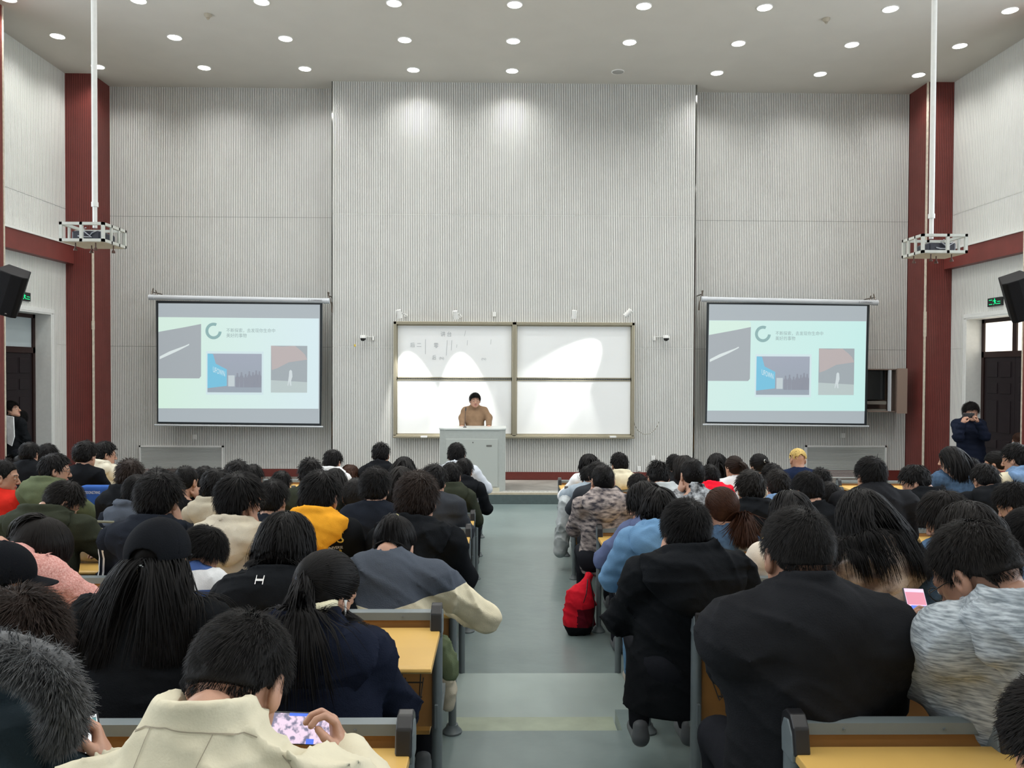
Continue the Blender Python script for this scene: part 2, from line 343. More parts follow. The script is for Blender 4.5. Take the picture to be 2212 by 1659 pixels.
# ================================================================ WALL FIXTURES
def rectP(x0, y0, x1, y1, y):
    a = P(x0, y1, y); b = P(x1, y0, y); return a.x, a.z, b.x, b.z
m_alu = mat('dull_champagne_aluminium', (0.40, 0.37, 0.28), 0.35, metal=0.7)
m_board = mat('whiteboard_enamel', (0.78, 0.80, 0.80), 0.16, spec=0.5)
bx0, bz0 = P(850, 945, 14.4).x, P(850, 945, 14.4).z; bx1, bz1 = P(1371, 697, 14.4).x, P(1371, 697, 14.4).z
wb = empty('whiteboard', ((bx0 + bx1) / 2, YC, bz0), 'large double sliding whiteboard with olive aluminium frame behind the lecturer', 'whiteboard')
f = MB(); T = 0.055
for z in (bz0, bz1 - T): f.box((bx0, 14.36, z), (bx1, YC - 0.001, z + T))
xm = P(1111, 800, 14.4).x
for x in (bx0, bx1 - T, xm - T / 2 - 0.012): f.box((x, 14.36, bz0), (x + T + (0.024 if x not in (bx0, bx1 - T) else 0), YC - 0.001, bz1))
f.box((bx0, 14.33, bz0 - 0.005), (bx1, 14.365, bz0 + 0.035))
f.build('frame', [m_alu], wb, bevel=0.006)
zmid = P(1111, 819, 14.4).z
for (xa, xb) in ((bx0 + T, xm - T / 2 - 0.012), (xm + T / 2 + 0.012, bx1 - T)):
    for (za, zb, yy) in ((zmid + 0.012, bz1 - T, 14.44), (bz0 + T, zmid - 0.012, 14.41)):
        q = MB(); q.box((xa + 0.012, yy, za + 0.012), (xb - 0.012, yy + 0.014, zb - 0.012), 0)
        q.box((xa, yy - 0.008, za), (xb, yy + 0.02, za + 0.02), 1); q.box((xa, yy - 0.008, zb - 0.02), (xb, yy + 0.02, zb), 1)
        q.box((xa, yy - 0.008, za), (xa + 0.014, yy + 0.02, zb), 1); q.box((xb - 0.014, yy - 0.008, za), (xb, yy + 0.02, zb), 1)
        q.build('writing_panel', [m_board, m_alu], wb)
# marker writing on the upper left panel
m_ink = mat('faded_marker_ink', (0.38, 0.41, 0.43), 0.6)
yw = 14.437
for nm, t, px, py, h, w in (('marker_title', '讲 台', 952, 727, 11, 23), ('marker_word', '后 二', 886, 750, 10, 24), ('marker_word', '零', 937, 752, 11, 10), ('marker_word', '后', 934, 777, 10, 8), ('marker_word', '(N)', 949, 778, 7, 10), ('marker_word', '(N)', 1040, 779, 6, 10)):
    q = MB(); text_mb(q, t, P(px, py, yw), (1, 0, 0), (0, 0, 1), h / 118.0, width=w / 118.0); q.build(nm, [m_ink], wb, fix=False)
for (xa, ya, xb, yb) in ((919, 733, 919, 765), (966, 735, 964, 768), (976, 735, 975, 757), (987, 744, 986, 751), (1010, 735, 1009, 746), (1061, 733, 1060, 744), (1006, 714, 1003, 726)):
    a = P(xa, ya, yw); c = P(xb, yb, yw); q = MB(); q.add([(a.x - .003, yw, a.z), (a.x + .003, yw, a.z), (c.x + .003, yw, c.z), (c.x - .003, yw, c.z)], [(0, 3, 2, 1)]); q.build('marker_line', [m_ink], wb, fix=False)
# erasers on the ledge
for (px, l) in ((916, 'white board eraser on the left half of the whiteboard ledge'), (1324, 'white board eraser on the right half of the whiteboard ledge')):
    p = P(px, 944, 14.34); q = MB(); q.box((p.x - 0.06, 14.315, p.z - 0.012), (p.x + 0.06, 14.36, p.z + 0.02)); tag(q.build('board_eraser', [m_white], bevel=0.005), l, 'eraser', 'erasers on the whiteboard ledge')
# board spotlights with real lamps
for (px, py, aim, l, w) in ((862, 678, (893, 868), 'white cylindrical board spotlight above the left corner of the whiteboard', 26), (984, 680, (1002, 868), 'white cylindrical board spotlight above the left half of the whiteboard', 30),
                         (1240, 679, (1216, 935), 'white cylindrical board spotlight above the right half of the whiteboard', 15), (1357, 676, (1215, 820), 'white cylindrical board spotlight above the right corner, turned toward the middle', 26)):
    c = P(px, py, 14.0); tgt = P(aim[0], aim[1], 14.43)
    r = empty('board_spotlight', c, l, 'spotlight', 'spotlights over the whiteboard')
    d = (tgt - c).normalized(); q = MB(); q.tube([c - d * 0.075, c - d * 0.07, c + d * 0.075, c + d * 0.078], 0.045, 20, radii=[0.03, 0.045, 0.047, 0.04]); q.build('lamp_head', [m_white], r, smooth=True)
    q = MB(); q.tube([c - d * 0.03 + Vector((0.04, 0, 0)), c + Vector((0.06, 0.1, 0.01)), Vector((c.x + 0.06, YC, c.z + 0.01))], 0.01, 8); q.lathe([(0.03, -0.0), (0.03, 0.03)], (0, 0, 0), 14, 0, Matrix.Translation((c.x + 0.06, YC - 0.001, c.z + 0.01)) @ Matrix.Rotation(PI / 2, 4, 'X')); q.build('wall_arm', [m_white], r, smooth=True)
    ld = bpy.data.lights.new('lamp', 'SPOT'); ld.spot_size = math.radians(42); ld.spot_blend = 0.45; ld.shadow_soft_size = 0.03; ld.energy = w * 9; ld.color = (1.0, 0.98, 0.93)
    lo = bpy.data.objects.new('lamp', ld); COL.objects.link(lo); lo.location = c + d * 0.085
    lo.rotation_euler = d.to_track_quat('-Z', 'Y').to_euler(); adopt(lo, r)
# little wall gadgets
def gadget(name, px, py, w, h, dep, label, cat, m, group=None):
    c = P(px, py, 14.46); q = MB(); q.box((c.x - w / 2, YC - dep, c.z - h / 2), (c.x + w / 2, YC + 0.002, c.z + h / 2)); return tag(q.build(name, [m], bevel=0.004), label, cat, group)
gadget('wall_sensor', 1068, 679, 0.05, 0.08, 0.05, 'small white sensor box above the middle of the whiteboard', 'sensor', m_white)
gadget('wall_socket', 806, 731, 0.035, 0.075, 0.03, 'narrow white socket box left of the whiteboard', 'socket', m_white)
gadget('wall_socket', 1414, 731, 0.035, 0.075, 0.03, 'narrow white socket box right of the whiteboard', 'socket', m_white)
gadget('sticker', 766, 746, 0.03, 0.04, 0.004, 'small yellow sticker on the slats left of the whiteboard', 'sticker', mat('yellow_sticker', (0.75, 0.55, 0.05), 0.5))
gadget('power_outlet', 1412, 990, 0.085, 0.085, 0.015, 'square white power outlet low on the wall right of the whiteboard', 'outlet', m_white)
gadget('power_outlet', 1381, 1013, 0.07, 0.09, 0.015, 'small white power outlet just above the red skirting', 'outlet', m_white)
for (px, py) in ((420, 944), (1823, 941)):
    c = P(px, py, 14.85); q = MB(); q.box((c.x - 0.045, YF - 0.015, c.z - 0.045), (c.x + 0.045, YF + 0.002, c.z + 0.045))
    tag(q.build('power_outlet', [m_white], bevel=0.004), 'square white power outlet under the %s projection screen' % ('left' if px < 1000 else 'right'), 'outlet')
m_blk = mat('black_plastic', (0.012, 0.012, 0.013), 0.35)
for (px, sx, l) in ((784, 1, 'small white dome camera on the wall left of the whiteboard'), (1439, -1, 'small white dome camera on the wall right of the whiteboard')):
    c = P(px, 730, 14.36); r = empty('dome_camera', c, l, 'security camera', 'dome cameras beside the whiteboard')
    q = MB(); q.lathe([(0.02, 0.05), (0.05, 0.045), (0.06, 0.02), (0.06, -0.005)], c, 20); q.tube([c + Vector((0, 0.03, 0.03)), c + Vector((sx * 0.02, YC - c.y, 0.03))], 0.02, 8); q.tube([c + Vector((0, 0.1, 0.035)), c + Vector((sx * 0.17, 0.12, 0.02))], 0.006, 6); q.build('housing', [m_white], r, smooth=True)
    q = MB(); q.lathe([(0.052, -0.003), (0.048, -0.028), (0.03, -0.05), (0.008, -0.058)], c, 20); q.build('dome', [m_blk], r, smooth=True)
q = MB(); q.tube([P(x, y, 14.42) for (x, y) in ((1368, 905), (1371, 918), (1378, 930), (1390, 938), (1404, 937), (1415, 928), (1421, 918), (1423, 911))], 0.007, 6); tag(q.build('hanging_cable', [mat('grey_cable', (0.35, 0.34, 0.3), 0.5)], smooth=True), 'thin grey cable hanging in a loop from the whiteboard corner', 'cable')
# ventilation / radiator covers
m_grille = mat('grey_louvre', (0.50, 0.52, 0.50), 0.5); m_grin = mat('grille_shade', (0.25, 0.26, 0.25), 0.7)
for (a, b_, l) in ((300, 482, 'wide white framed louvred grille under the left projection screen'), (1740, 1916, 'wide white framed louvred grille under the right projection screen')):
    x0, z0, x1, z1 = rectP(a, 963, b_, 1034, 14.84)
    r = empty('louvred_grille', ((x0 + x1) / 2, YF, z0), l, 'grille', 'louvred grilles on the front wall')
    q = MB()
    for bb in (((x0, z1 - 0.03), (x1, z1)), ((x0, z0), (x1, z0 + 0.03)), ((x0, z0), (x0 + 0.03, z1)), ((x1 - 0.03, z0), (x1, z1))): q.box((bb[0][0], YF - 0.035, bb[0][1]), (bb[1][0], YF + 0.001, bb[1][1]))
    q.build('frame', [m_white], r)
    q = MB(); n = 22; hh = (z1 - z0 - 0.06) / n
    q.box((x0 + 0.03, YF - 0.008, z0 + 0.03), (x1 - 0.03, YF - 0.001, z1 - 0.03), 1)
    for i in range(n):
        z = z0 + 0.03 + i * hh; q.add([(x0 + 0.03, YF - 0.03, z), (x1 - 0.03, YF - 0.03, z), (x1 - 0.03, YF - 0.01, z + hh * 0.85), (x0 + 0.03, YF - 0.01, z + hh * 0.85)], [(0, 1, 2, 3)], 0)
    q.build('louvres', [m_grille, m_grin], r, fix=False)
# exit signs
m_green = mat('exit_green', (0.0, 0.25, 0.08), 0.4, emit=(0.0, 0.9, 0.28), estr=1.1)
for s, (y0, y1), l in ((-1, (12.78, 13.13), 'black exit sign with green lit running figure above the left door'), (1, (12.75, 13.13), 'black exit sign with green lit running figure above the right door')):
    xw = WL if s < 0 else WR; zc = 3.37
    r = empty('exit_sign', (xw, (y0 + y1) / 2, zc - 0.07), l, 'exit sign')
    q = MB(); q.box((min(xw, xw - s * 0.03), y0, zc - 0.07), (max(xw, xw - s * 0.03), y1, zc + 0.07)); q.build('case', [m_blk], r)
    q = MB(); xf = xw - s * 0.031; c = (y0 + y1) / 2
    def qd(pts): q.add([(xf, c + a * -s * -1, zc + bz) for a, bz in pts], [tuple(range(len(pts)))])
    qd([(-.012, .035), (.012, .035), (.012, .055), (-.012, .055)]); qd([(-.02, -.005), (.012, -.005), (.02, .03), (-.012, .03)])
    qd([(.012, .025), (.045, .005), (.05, .012), (.018, .033)]); qd([(-.012, .028), (-.045, .015), (-.04, .005), (-.01, .018)])
    qd([(-.018, -.003), (-.005, -.003), (.03, -.045), (.018, -.05)]); qd([(-.005, -.003), (-.02, -.003), (-.05, -.035), (-.04, -.045)])
    qd([(.06, -.04), (.15, -.04), (.15, -.03), (.06, -.03)]); qd([(.06, .03), (.15, .03), (.15, .04), (.06, .04)]); qd([(-.15, -.04), (-.06, -.04), (-.06, -.03), (-.15, -.03)]); qd([(-.15, -.005), (-.07, -.005), (-.07, .005), (-.15, .005)])
    q.build('running_figure', [m_green], r, fix=False)
# loudspeakers on the near columns
m_grl = mat('speaker_cloth', (0.008, 0.008, 0.009), 0.8, spec=.1, bump=0.5, bscale=300)
for s, l in ((-1, 'black wall loudspeaker tilted down at the left edge of the view'), (1, 'black wall loudspeaker tilted down at the right edge of the view')):
    c = P(22, 628, 10.75) if s < 0 else P(2200, 640, 10.75)
    r = empty('loudspeaker', c, l, 'loudspeaker', 'loudspeakers on the side columns')
    M = Matrix.Translation(c) @ Matrix.Rotation(0.36 * -s, 4, 'Y') @ Matrix.Rotation(-s * 0.35, 4, 'Z') @ Matrix.Rotation(0.25, 4, 'X')
    q = MB(); prof = [(-.19, -.15), (-.13, -.19), (0, -.205), (.13, -.19), (.19, -.15), (.14, .16), (-.14, .16)]
    q.prism([M @ Vector((x, y, -.30)) for x, y in prof], (M.to_3x3() @ Vector((0, 0, .6)))); q.build('cabinet', [mat('speaker_black', (.008, .008, .009), .6, spec=.15)], r, bevel=0.012)
    q = MB(); prof = [(-.18, -.152), (-.13, -.194), (0, -.209), (.13, -.194), (.18, -.152), (.13, -.180), (0, -.195), (-.13, -.180)]
    q.prism([M @ Vector((x, y, -.285)) for x, y in prof], (M.to_3x3() @ Vector((0, 0, .57)))); q.build('front_grille', [m_grl], r)
    q = MB(); wallp = Vector((WL + COLW if s < 0 else WR - COLW, 11.1, c.z)); q.tube([M @ Vector((0, .15, 0)), (M @ Vector((0, .15, 0)) + wallp) / 2, wallp], 0.02, 8); q.build('bracket', [m_blk], r)
    q = MB(); text_mb(q, 'JBL', M @ Vector((.06, -.212, -.26)), M.to_3x3() @ Vector((1, .1, 0)), M.to_3x3() @ Vector((0, 0, 1)), 0.018); q.build('badge', [mat('badge_grey', (.4, .4, .4), .4)], r, fix=False)
# ================================================================ PROJECTOR CAGES
m_cage = mat('painted_steel_grey', (0.50, 0.52, 0.48), 0.5, noise=0.06)
m_rust = mat('brown_bolt', (0.07, 0.03, 0.02), 0.6)
for s, x0, x1, ya, yb, z0, z1, xp, l in ((-1, -4.215, -3.79, 7.6, 8.06, 3.415, 3.60, -3.99, 'left'), (1, 4.20, 4.66, 7.8, 8.2, 3.39, 3.58, 4.40, 'right')):
    xc = (x0 + x1) / 2; yc = (ya + yb) / 2
    r = empty('projector_cage', (xc, yc, z0), 'grey steel projector cage hanging on a white pipe from the ceiling, %s side' % l, 'projector mount', 'projector cages hung from the ceiling')
    q = MB(); t = 0.027
    for z in (z0, z1 - t):
        q.box((x0, ya, z), (x1, ya + t, z + t)); q.box((x0, yb - t, z), (x1, yb, z + t)); q.box((x0, ya, z), (x0 + t, yb, z + t)); q.box((x1 - t, ya, z), (x1, yb, z + t))
    for x in (x0, x1 - t, xc + s * 0.02):
        q.box((x, ya, z0), (x + t, ya + t, z1)); q.box((x, yb - t, z0), (x + t, yb, z1))
    for k in (0.33, 0.66):
        y = ya + (yb - ya) * k; q.box((x0, y, z0), (x0 + t * .7, y + t * .8, z1)); q.box((x1 - t * .7, y, z0), (x1, y + t * .8, z1))
    q.build('cage_frame', [m_cage], r)
    q = MB(); q.box((x0 + 0.01, ya + 0.01, z0 - 0.004), (x1 - 0.01, yb - 0.01, z0 + 0.006)); q.build('base_plate', [m_cage], r)
    for (bx, by) in ((0.28, 0.15), (0.45, 0.5), (0.75, 0.12), (0.95, 0.5)):
        if s > 0: bx = 1 - bx
        px_, py_ = x0 + (x1 - x0) * bx, ya + (yb - ya) * by
        q = MB(); q.cyl((px_, py_, z0 - 0.005), (px_, py_, z0 - 0.05), 0.006, 8); q.cyl((px_, py_, z0 - 0.05), (px_, py_, z0 - 0.07), 0.009, 8, 0, 0.018); q.cyl((px_, py_, z0 - 0.07), (px_, py_, z0 - 0.078), 0.018, 8); q.build('hanging_bolt', [m_rust], r, smooth=True)
    q = MB(); q.cyl((xp, yc, z1 - 0.02), (xp, yc, z1 + 0.22), 0.021, 12); q.cyl((xp, yc, z1 + 0.2), (xp, yc, CEIL), 0.026, 14); q.cyl((xp, yc, z1 + 0.19), (xp, yc, z1 + 0.235), 0.032, 14); q.cyl((xp, yc, CEIL - 0.015), (xp, yc, CEIL), 0.08, 16); q.build('hanger_pipe', [m_white], r, smooth=True)
    # the projector itself stands in the cage
    pr = empty('projector', (xc, yc, z0), 'dark blue black video projector inside the %s hanging cage' % l, 'projector', 'projectors in the hanging cages')
    q = MB(); q.box((xc - 0.13, ya + 0.06, z0 + 0.012), (xc + 0.15, yb - 0.1, z0 + 0.115)); q.build('body', [mat('navy_plastic', (0.012, 0.015, 0.028), 0.4)], pr, bevel=0.02)
    q = MB(); q.cyl((xc + 0.05, yb - 0.11, z0 + 0.065), (xc + 0.05, yb - 0.07, z0 + 0.065), 0.035, 16); q.build('projection_lens', [m_blk], pr, smooth=True)
    q = MB(); b0 = Vector((xc, ya + 0.05, z0 + 0.03))
    q.tube([b0 + Vector((.02, 0, .11)), b0 + Vector((-.02, -.005, .09)), b0 + Vector((.03, -.01, .05)), b0 + Vector((.07, 0, .02)), b0 + Vector((-.02, 0, .02)), b0 + Vector((-.06, 0, .03))], 0.006, 6); q.tube([b0 + Vector((.12, 0, .08)), b0 + Vector((.08, -.008, .06)), b0 + Vector((.05, 0, .03))], 0.004, 6); q.build('cable', [mat('clear_cable', (0.45, 0.47, 0.52), 0.3)], pr, smooth=True)
# ================================================================ PROJECTION SCREENS
m_case = mat('screen_casing', (0.50, 0.53, 0.56), 0.35)
m_mask = mat('black_screen_border', (0.008, 0.014, 0.018), 0.6)
def em(name, c, k=1.0):  # projected light is put into the screen colours as emission
    return mat(name, (0.06, 0.06, 0.06), 0.7, emit=c, estr=k)
def srgb(r, g, b): return tuple(((v / 255.0 + 0.055) / 1.055) ** 2.4 if v > 10 else v / 3294.6 for v in (r, g, b))
def grad_em(name, c1, c2, k, axis=0):
    m = bpy.data.materials.new(name); m.use_nodes = True; nt = m.node_tree; N = nt.nodes; L = nt.links; b = N['Principled BSDF']
    b.inputs['Base Color'].default_value = (0.06, 0.06, 0.06, 1); b.inputs['Roughness'].default_value = 0.7
    tc = N.new('ShaderNodeTexCoord'); sp = N.new('ShaderNodeSeparateXYZ'); L.new(tc.outputs['Generated'], sp.inputs[0])
    mx = N.new('ShaderNodeMix'); mx.data_type = 'RGBA'; L.new(sp.outputs[axis], mx.inputs[0]); mx.inputs[6].default_value = (*c1, 1); mx.inputs[7].default_value = (*c2, 1)
    L.new(mx.outputs[2], b.inputs['Emission Color']); b.inputs['Emission Strength'].default_value = k; return m
SK = 0.86
def screen(side, C, W, casing, bar, ofx):
    """C: outer black border corners px (tl,tr,br,bl); W: white area corners; ofx: maps slide px of the left screen"""
    Y = 14.40
    r = empty('projection_screen', (P((C[0][0] + C[1][0]) / 2, 780, Y).x, Y, P(500, C[2][1], Y).z), 'pull-down projection screen showing a slide, hanging on the %s of the front wall' % side, 'projection screen', 'projection screens on the front wall')
    def quad(px4, y, name, m, parent=r, th=0.004):
        q = MB(); pts = [P(x, yy, y) for x, yy in px4]; q.prism(pts[::-1], (0, th, 0)); return q.build(name, [m] if not isinstance(m, list) else m, parent)
    quad(C, Y, 'border', m_mask)
    sf = quad(W, Y - 0.006, 'screen_fabric', em('grey_projected_band_' + side, srgb(160, 170, 176), SK))
    q = MB(); a = P(*casing[0], Y); b = P(*casing[1], Y); d = (b - a)
    for t0, t1, mi, rr in ((0, 0.03, 0, 0.052), (0.03, 0.97, 0, 0.046), (0.97, 1.0, 0, 0.052)):
        q.tube([a + d * t0, a + d * t1], rr, 12)
    q.build('roller_casing', [m_case], r, smooth=True)
    q = MB(); p = a + d * 0.885 + Vector((0, -0.05, -0.012)); text_mb(q, 'Z -COMMAND', p, d, (0, 0, 1), 0.028, width=0.25); q.build('casing_lettering', [mat('dark_print', (.06, .06, .07), .5)], r, fix=False)
    q = MB(); q.tube([P(*bar[0], Y), P(*bar[1], Y)], 0.016, 10); q.build('bottom_bar', [m_case], r, smooth=True)
    yb = Y - 0.012; n = [0]
    def mapx(x, y):      # slide fraction -> pixel
        u = (x - 341) / 349.0; v = (y - 685) / 197.0
        S = ofx; tl, tr, br, bl = S
        X = (tl[0] * (1 - u) + tr[0] * u) * (1 - v) + (bl[0] * (1 - u) + br[0] * u) * v
        Yp = (tl[1] * (1 - u) + tr[1] * u) * (1 - v) + (bl[1] * (1 - u) + br[1] * u) * v
        return X, Yp
    def poly(pts, y, name, m, parent):
        q = MB(); V = [P(*mapx(x, yy), y) for x, yy in pts]; q.add(V, [tuple(range(len(V)))[::-1]]); return q.build(name, [m], parent, fix=False)
    R_ = side == 'right'
    slide = poly([(341, 685), (690, 685), (690, 882), (341, 882)], yb, 'slide', grad_em('slide_ground_' + side, srgb(204, 232, 216) if not R_ else srgb(200, 228, 222), srgb(206, 226, 232) if not R_ else srgb(190, 230, 226), SK), r)
    ph = poly([(341, 686), (430, 686), (434, 690), (434, 812), (430, 817), (341, 817)], yb - 0.002, 'road_photo', em('slide_grey_' + side, srgb(154, 162, 168), SK), slide)
    poly([(341, 686), (430, 686), (434, 690), (434, 699), (400, 706), (341, 717)], yb - 0.004, 'road_photo_sky', em('slide_pale_' + side, srgb(200, 224, 212), SK * 1.05), slide)
    poly([(344, 770), (365, 759), (400, 746), (408, 742), (408, 745), (385, 757), (344, 776)], yb - 0.005, 'road_line', em('slide_line_' + side, srgb(206, 216, 216), SK * 1.05), slide)
    q = MB(); V = []; F = []; nseg = 28
    for i in range(nseg + 1):
        a_ = math.radians(-35 + 290 * i / nseg) + PI * 0.72 - PI / 2
        for rad in (18, 11.5): V.append(P(*mapx(461 + rad * math.cos(a_) * 0.98, 714 + rad * math.sin(a_)), yb - 0.004))
    for i in range(nseg): F.append((2 * i, 2 * i + 1, 2 * i + 3, 2 * i + 2))
    q.add(V, F); q.build('ring_logo', [em('slide_ring_' + side, srgb(130, 168, 168), SK)], slide, fix=False)
    q = MB(); mt = em('slide_text_' + side, srgb(140, 160, 162), SK)
    pp = P(*mapx(489, 717), yb - 0.004); p2 = P(*mapx(595, 717), yb - 0.004); text_mb(q, '不断探索，去发现你生命中', pp, p2 - pp, (0, 0, 1), 0.078, width=(p2 - pp).length)
    pp = P(*mapx(489, 728), yb - 0.004); p2 = P(*mapx(533, 728), yb - 0.004); text_mb(q, '美好的事物', pp, p2 - pp, (0, 0, 1), 0.078, width=(p2 - pp).length); q.build('slide_text', [mt], slide, fix=False)
    poly([(445, 758), (570, 758), (570, 852), (445, 852)], yb - 0.002, 'photo_halo', em('slide_halo_' + side, srgb(196, 216, 220), SK * 1.05), slide)
    cph = poly([(448, 763), (566, 763), (566, 847), (448, 847)], yb - 0.004, 'crowd_photo', grad_em('slide_crowd_' + side, srgb(142, 154, 166), srgb(150, 158, 174), SK, 2), slide)
    poly([(448, 763), (460, 764), (466, 785), (490, 797), (490, 833), (448, 838)], yb - 0.006, 'blue_banner', em('slide_blue_' + side, srgb(104, 184, 214), SK), slide)
    q = MB(); pp = P(*mapx(460, 803), yb - 0.008); p2 = P(*mapx(486, 813), yb - 0.008); text_mb(q, 'UFOWN', pp, p2 - pp, (0, 0, 1), 0.10, width=(p2 - pp).length); q.build('banner_lettering', [em('slide_white_' + side, srgb(210, 225, 230), SK)], slide, fix=False)
    q = MB()
    for i, (x, h) in enumerate(((513, 40), (522, 42), (531, 38), (539, 44), (547, 42), (554, 46), (561, 44))):
        V = [P(*mapx(x + dx, yy), yb - 0.007) for dx, yy in ((-4, 836), (-4.5, 845 - h * .75), (-1.8, 845 - h * .85), (-1.6, 845 - h), (1.6, 845 - h), (1.8, 845 - h * .85), (4.5, 845 - h * .75), (4, 836))]; q.add(V, [tuple(range(8))[::-1]])
    q.build('crowd_figures', [em('slide_fig_' + side, srgb(136, 142, 156), SK * .9)], slide, fix=False)
    poly([(493, 810), (507, 810), (507, 834), (493, 834)], yb - 0.0065, 'bright_doorway', em('slide_dw_' + side, srgb(186, 198, 202), SK), slide)
    poly([(586, 745), (665, 745), (665, 847), (586, 847)], yb - 0.003, 'tree_photo', em('slide_tp_' + side, srgb(150, 160, 166), SK), slide)
    poly([(586, 745), (610, 747), (638, 745), (652, 756), (660, 764), (665, 775), (625, 781), (600, 794), (588, 798)], yb - 0.005, 'autumn_tree', mat('slide_tree_' + side, (.06, .06, .06), .7, emit=srgb(176, 166, 166), estr=SK), slide)
    poly([(586, 820), (665, 824), (665, 847), (586, 847)], yb - 0.005, 'tree_photo_ground', em('slide_gr_' + side, srgb(176, 190, 190), SK), slide)
    poly([(626, 800), (629, 797), (632, 800), (633, 812), (630, 822), (631, 832), (628, 832), (626, 822), (624, 832), (622, 832), (625, 812)], yb - 0.007, 'walking_figure', em('slide_wf_' + side, srgb(195, 205, 208), SK * 1.05), slide)
    # hooks that carry the casing
    for t in (0.01, 0.99):
        e = a + d * t; q = MB(); k = -1 if t < 0.5 else 1
        if (side == 'left') == (t > 0.5): q.tube([e + Vector((0.0, 0, 0.02)), e + Vector((k * 0.02, 0.03, 0.15)), e + Vector((-k * 0.02, 0.08, 0.17)), e + Vector((k * 0.05, 0.06, -0.05)), e + Vector((k * 0.06, 0.07, -0.2))], 0.012, 6)
        else: q.tube([e + Vector((-k * 0.0, 0, 0.05)), e + Vector((-k * 0.12, 0.02, 0.04)), e + Vector((-k * 0.06, 0.06, 0.13)), e + Vector((k * 0.04, 0.3, 0.14))], 0.012, 6); q.tube([e + Vector((-k * 0.02, 0.0, 0.05)), e + Vector((0, 0.1, 0.17))], 0.01, 6)
        q.tube([e + Vector((0, 0.04, 0.1)), Vector((e.x, YF - 0.01, e.z + 0.1))], 0.01, 6)
        q.build('wall_hook', [mat('old_iron', (0.12, 0.10, 0.08), 0.6)], r)
    return r
screen('left', [(337, 649), (697, 655), (694, 920), (339, 915)], [(342, 655), (691, 658), (690, 915), (342, 911)], [(322, 642), (712, 650)], [(334, 918), (698, 922)],
       [(342, 685), (689, 688), (688, 883), (342, 882)])
screen('right', [(1527, 653), (1878, 656), (1872, 919), (1523, 914)], [(1532, 657), (1873, 661), (1867, 915), (1527, 911)], [(1515, 646), (1896, 654)], [(1518, 917), (1877, 921)],
       [(1532, 692), (1871, 694), (1868, 888), (1528, 887)])
# ================================================================ TV CUPBOARD
m_tvbox = mat('brown_laminate', (0.20, 0.15, 0.125), 0.35, noise=0.1)
x0, z0, x1, z1 = rectP(1866, 797, 1957, 890, 14.5)
tv = empty('television_cupboard', ((x0 + x1) / 2, YF, z0), 'brown open wall cupboard holding a dark television beside the right screen', 'cupboard')
xi = P(1921, 800, 14.5).x; x0 -= 0.45
q = MB(); q.box((x0, 14.48, z0), (x1, YF, z0 + 0.02)); q.box((x0, 14.48, z1 - 0.02), (x1, YF, z1)); q.box((x0, 14.48, z0), (x0 + 0.02, YF, z1)); q.box((xi + 0.12, 14.48, z0), (xi + 0.14, YF, z1)); q.box((x0, YF - 0.02, z0), (x1, YF, z1)); q.build('carcass', [m_tvbox], tv)
q = MB(); q.box((xi + 0.1, 14.38, z0 - 0.02), (xi + 0.28, 14.42, z1 + 0.01)); q.build('open_door', [mat('door_laminate', (0.27, 0.20, 0.165), 0.3)], tv)
q = MB(); q.box((xi - 0.015, 14.44, z0 + 0.02), (xi + 0.012, 14.52, z1 - 0.02)); q.build('edge_strip', [m_case], tv)
q = MB(); q.box((x0 + 0.02, 14.62, z0 + 0.22), (xi - 0.015, 14.66, z1 - 0.03)); tag(q.build('television', [mat('tv_glass', (0.012, 0.013, 0.014), 0.12)], bevel=0.01), 'dark switched-off television inside the brown wall cupboard', 'television')
q = MB(); q.box((x0 + 0.02, 14.56, z0 + 0.14), (xi - 0.015, 14.85, z0 + 0.2)); q.box((x0 + 0.02, 14.56, z0 + 0.02), (xi - 0.015, 14.85, z0 + 0.05)); q.build('shelf', [mat('grey_shelf', (0.16, 0.15, 0.13), 0.5)], tv)
# ================================================================ PODIUM
m_pod = mat('podium_grey_paint', (0.38, 0.405, 0.385), 0.4, noise=0.03)
px0, px1 = P(949, 1000, 13.1).x, P(1092, 1000, 13.1).x; pz = 1.235
pd = empty('podium', ((px0 + px1) / 2, 13.1, 0.18), 'pale grey multimedia lectern cabinet on the stage edge', 'lectern')
q = MB(); q.prism([(px0, 13.16, 0.18), (px0 + 0.1, 13.06, 0.18), (px1 - 0.1, 13.06, 0.18), (px1, 13.16, 0.18), (px1, 13.66, 0.18), (px0, 13.66, 0.18)], (0, 0, pz - 0.18 - 0.03)); q.build('cabinet', [m_pod], pd)
q = MB(); q.prism([(px0 - 0.01, 13.15, pz - 0.03), (px0 + 0.1, 13.045, pz - 0.03), (px1 - 0.1, 13.045, pz - 0.03), (px1 + 0.01, 13.15, pz - 0.03), (px1 + 0.01, 13.68, pz - 0.03), (px0 - 0.01, 13.68, pz - 0.03)], (0, 0, 0.03)); q.build('top', [mat('podium_top', (0.55, 0.58, 0.56), 0.35)], pd, bevel=0.006)
q = MB(); q.box((px0 + 0.11, 13.048, 0.26), (px1 - 0.13, 13.062, 1.06)); dr = q.build('front_door', [mat('podium_door', (0.40, 0.425, 0.40), 0.4)], pd, bevel=0.004)
q = MB(); q.box((px1 - 0.32, 13.044, 0.93), (px1 - 0.23, 13.05, 0.96)); q.cyl((px0 + 0.56, 13.05, 1.0), (px0 + 0.56, 13.042, 1.0), 0.012, 10); q.build('label_plate', [mat('dark_plate', (.13, .13, .12), .4)], pd)
q = MB(); q.box((px0 + 0.11, 13.046, 0.18), (px1 - 0.1, 13.061, 0.25)); q.build('plinth', [mat('yellowed_plinth', (0.5, 0.48, 0.38), 0.5)], pd)
mc = P(1004, 920, 13.25)
r = empty('gooseneck_microphone', (mc.x, 13.25, pz), 'thin dark gooseneck microphone standing on the lectern', 'microphone')
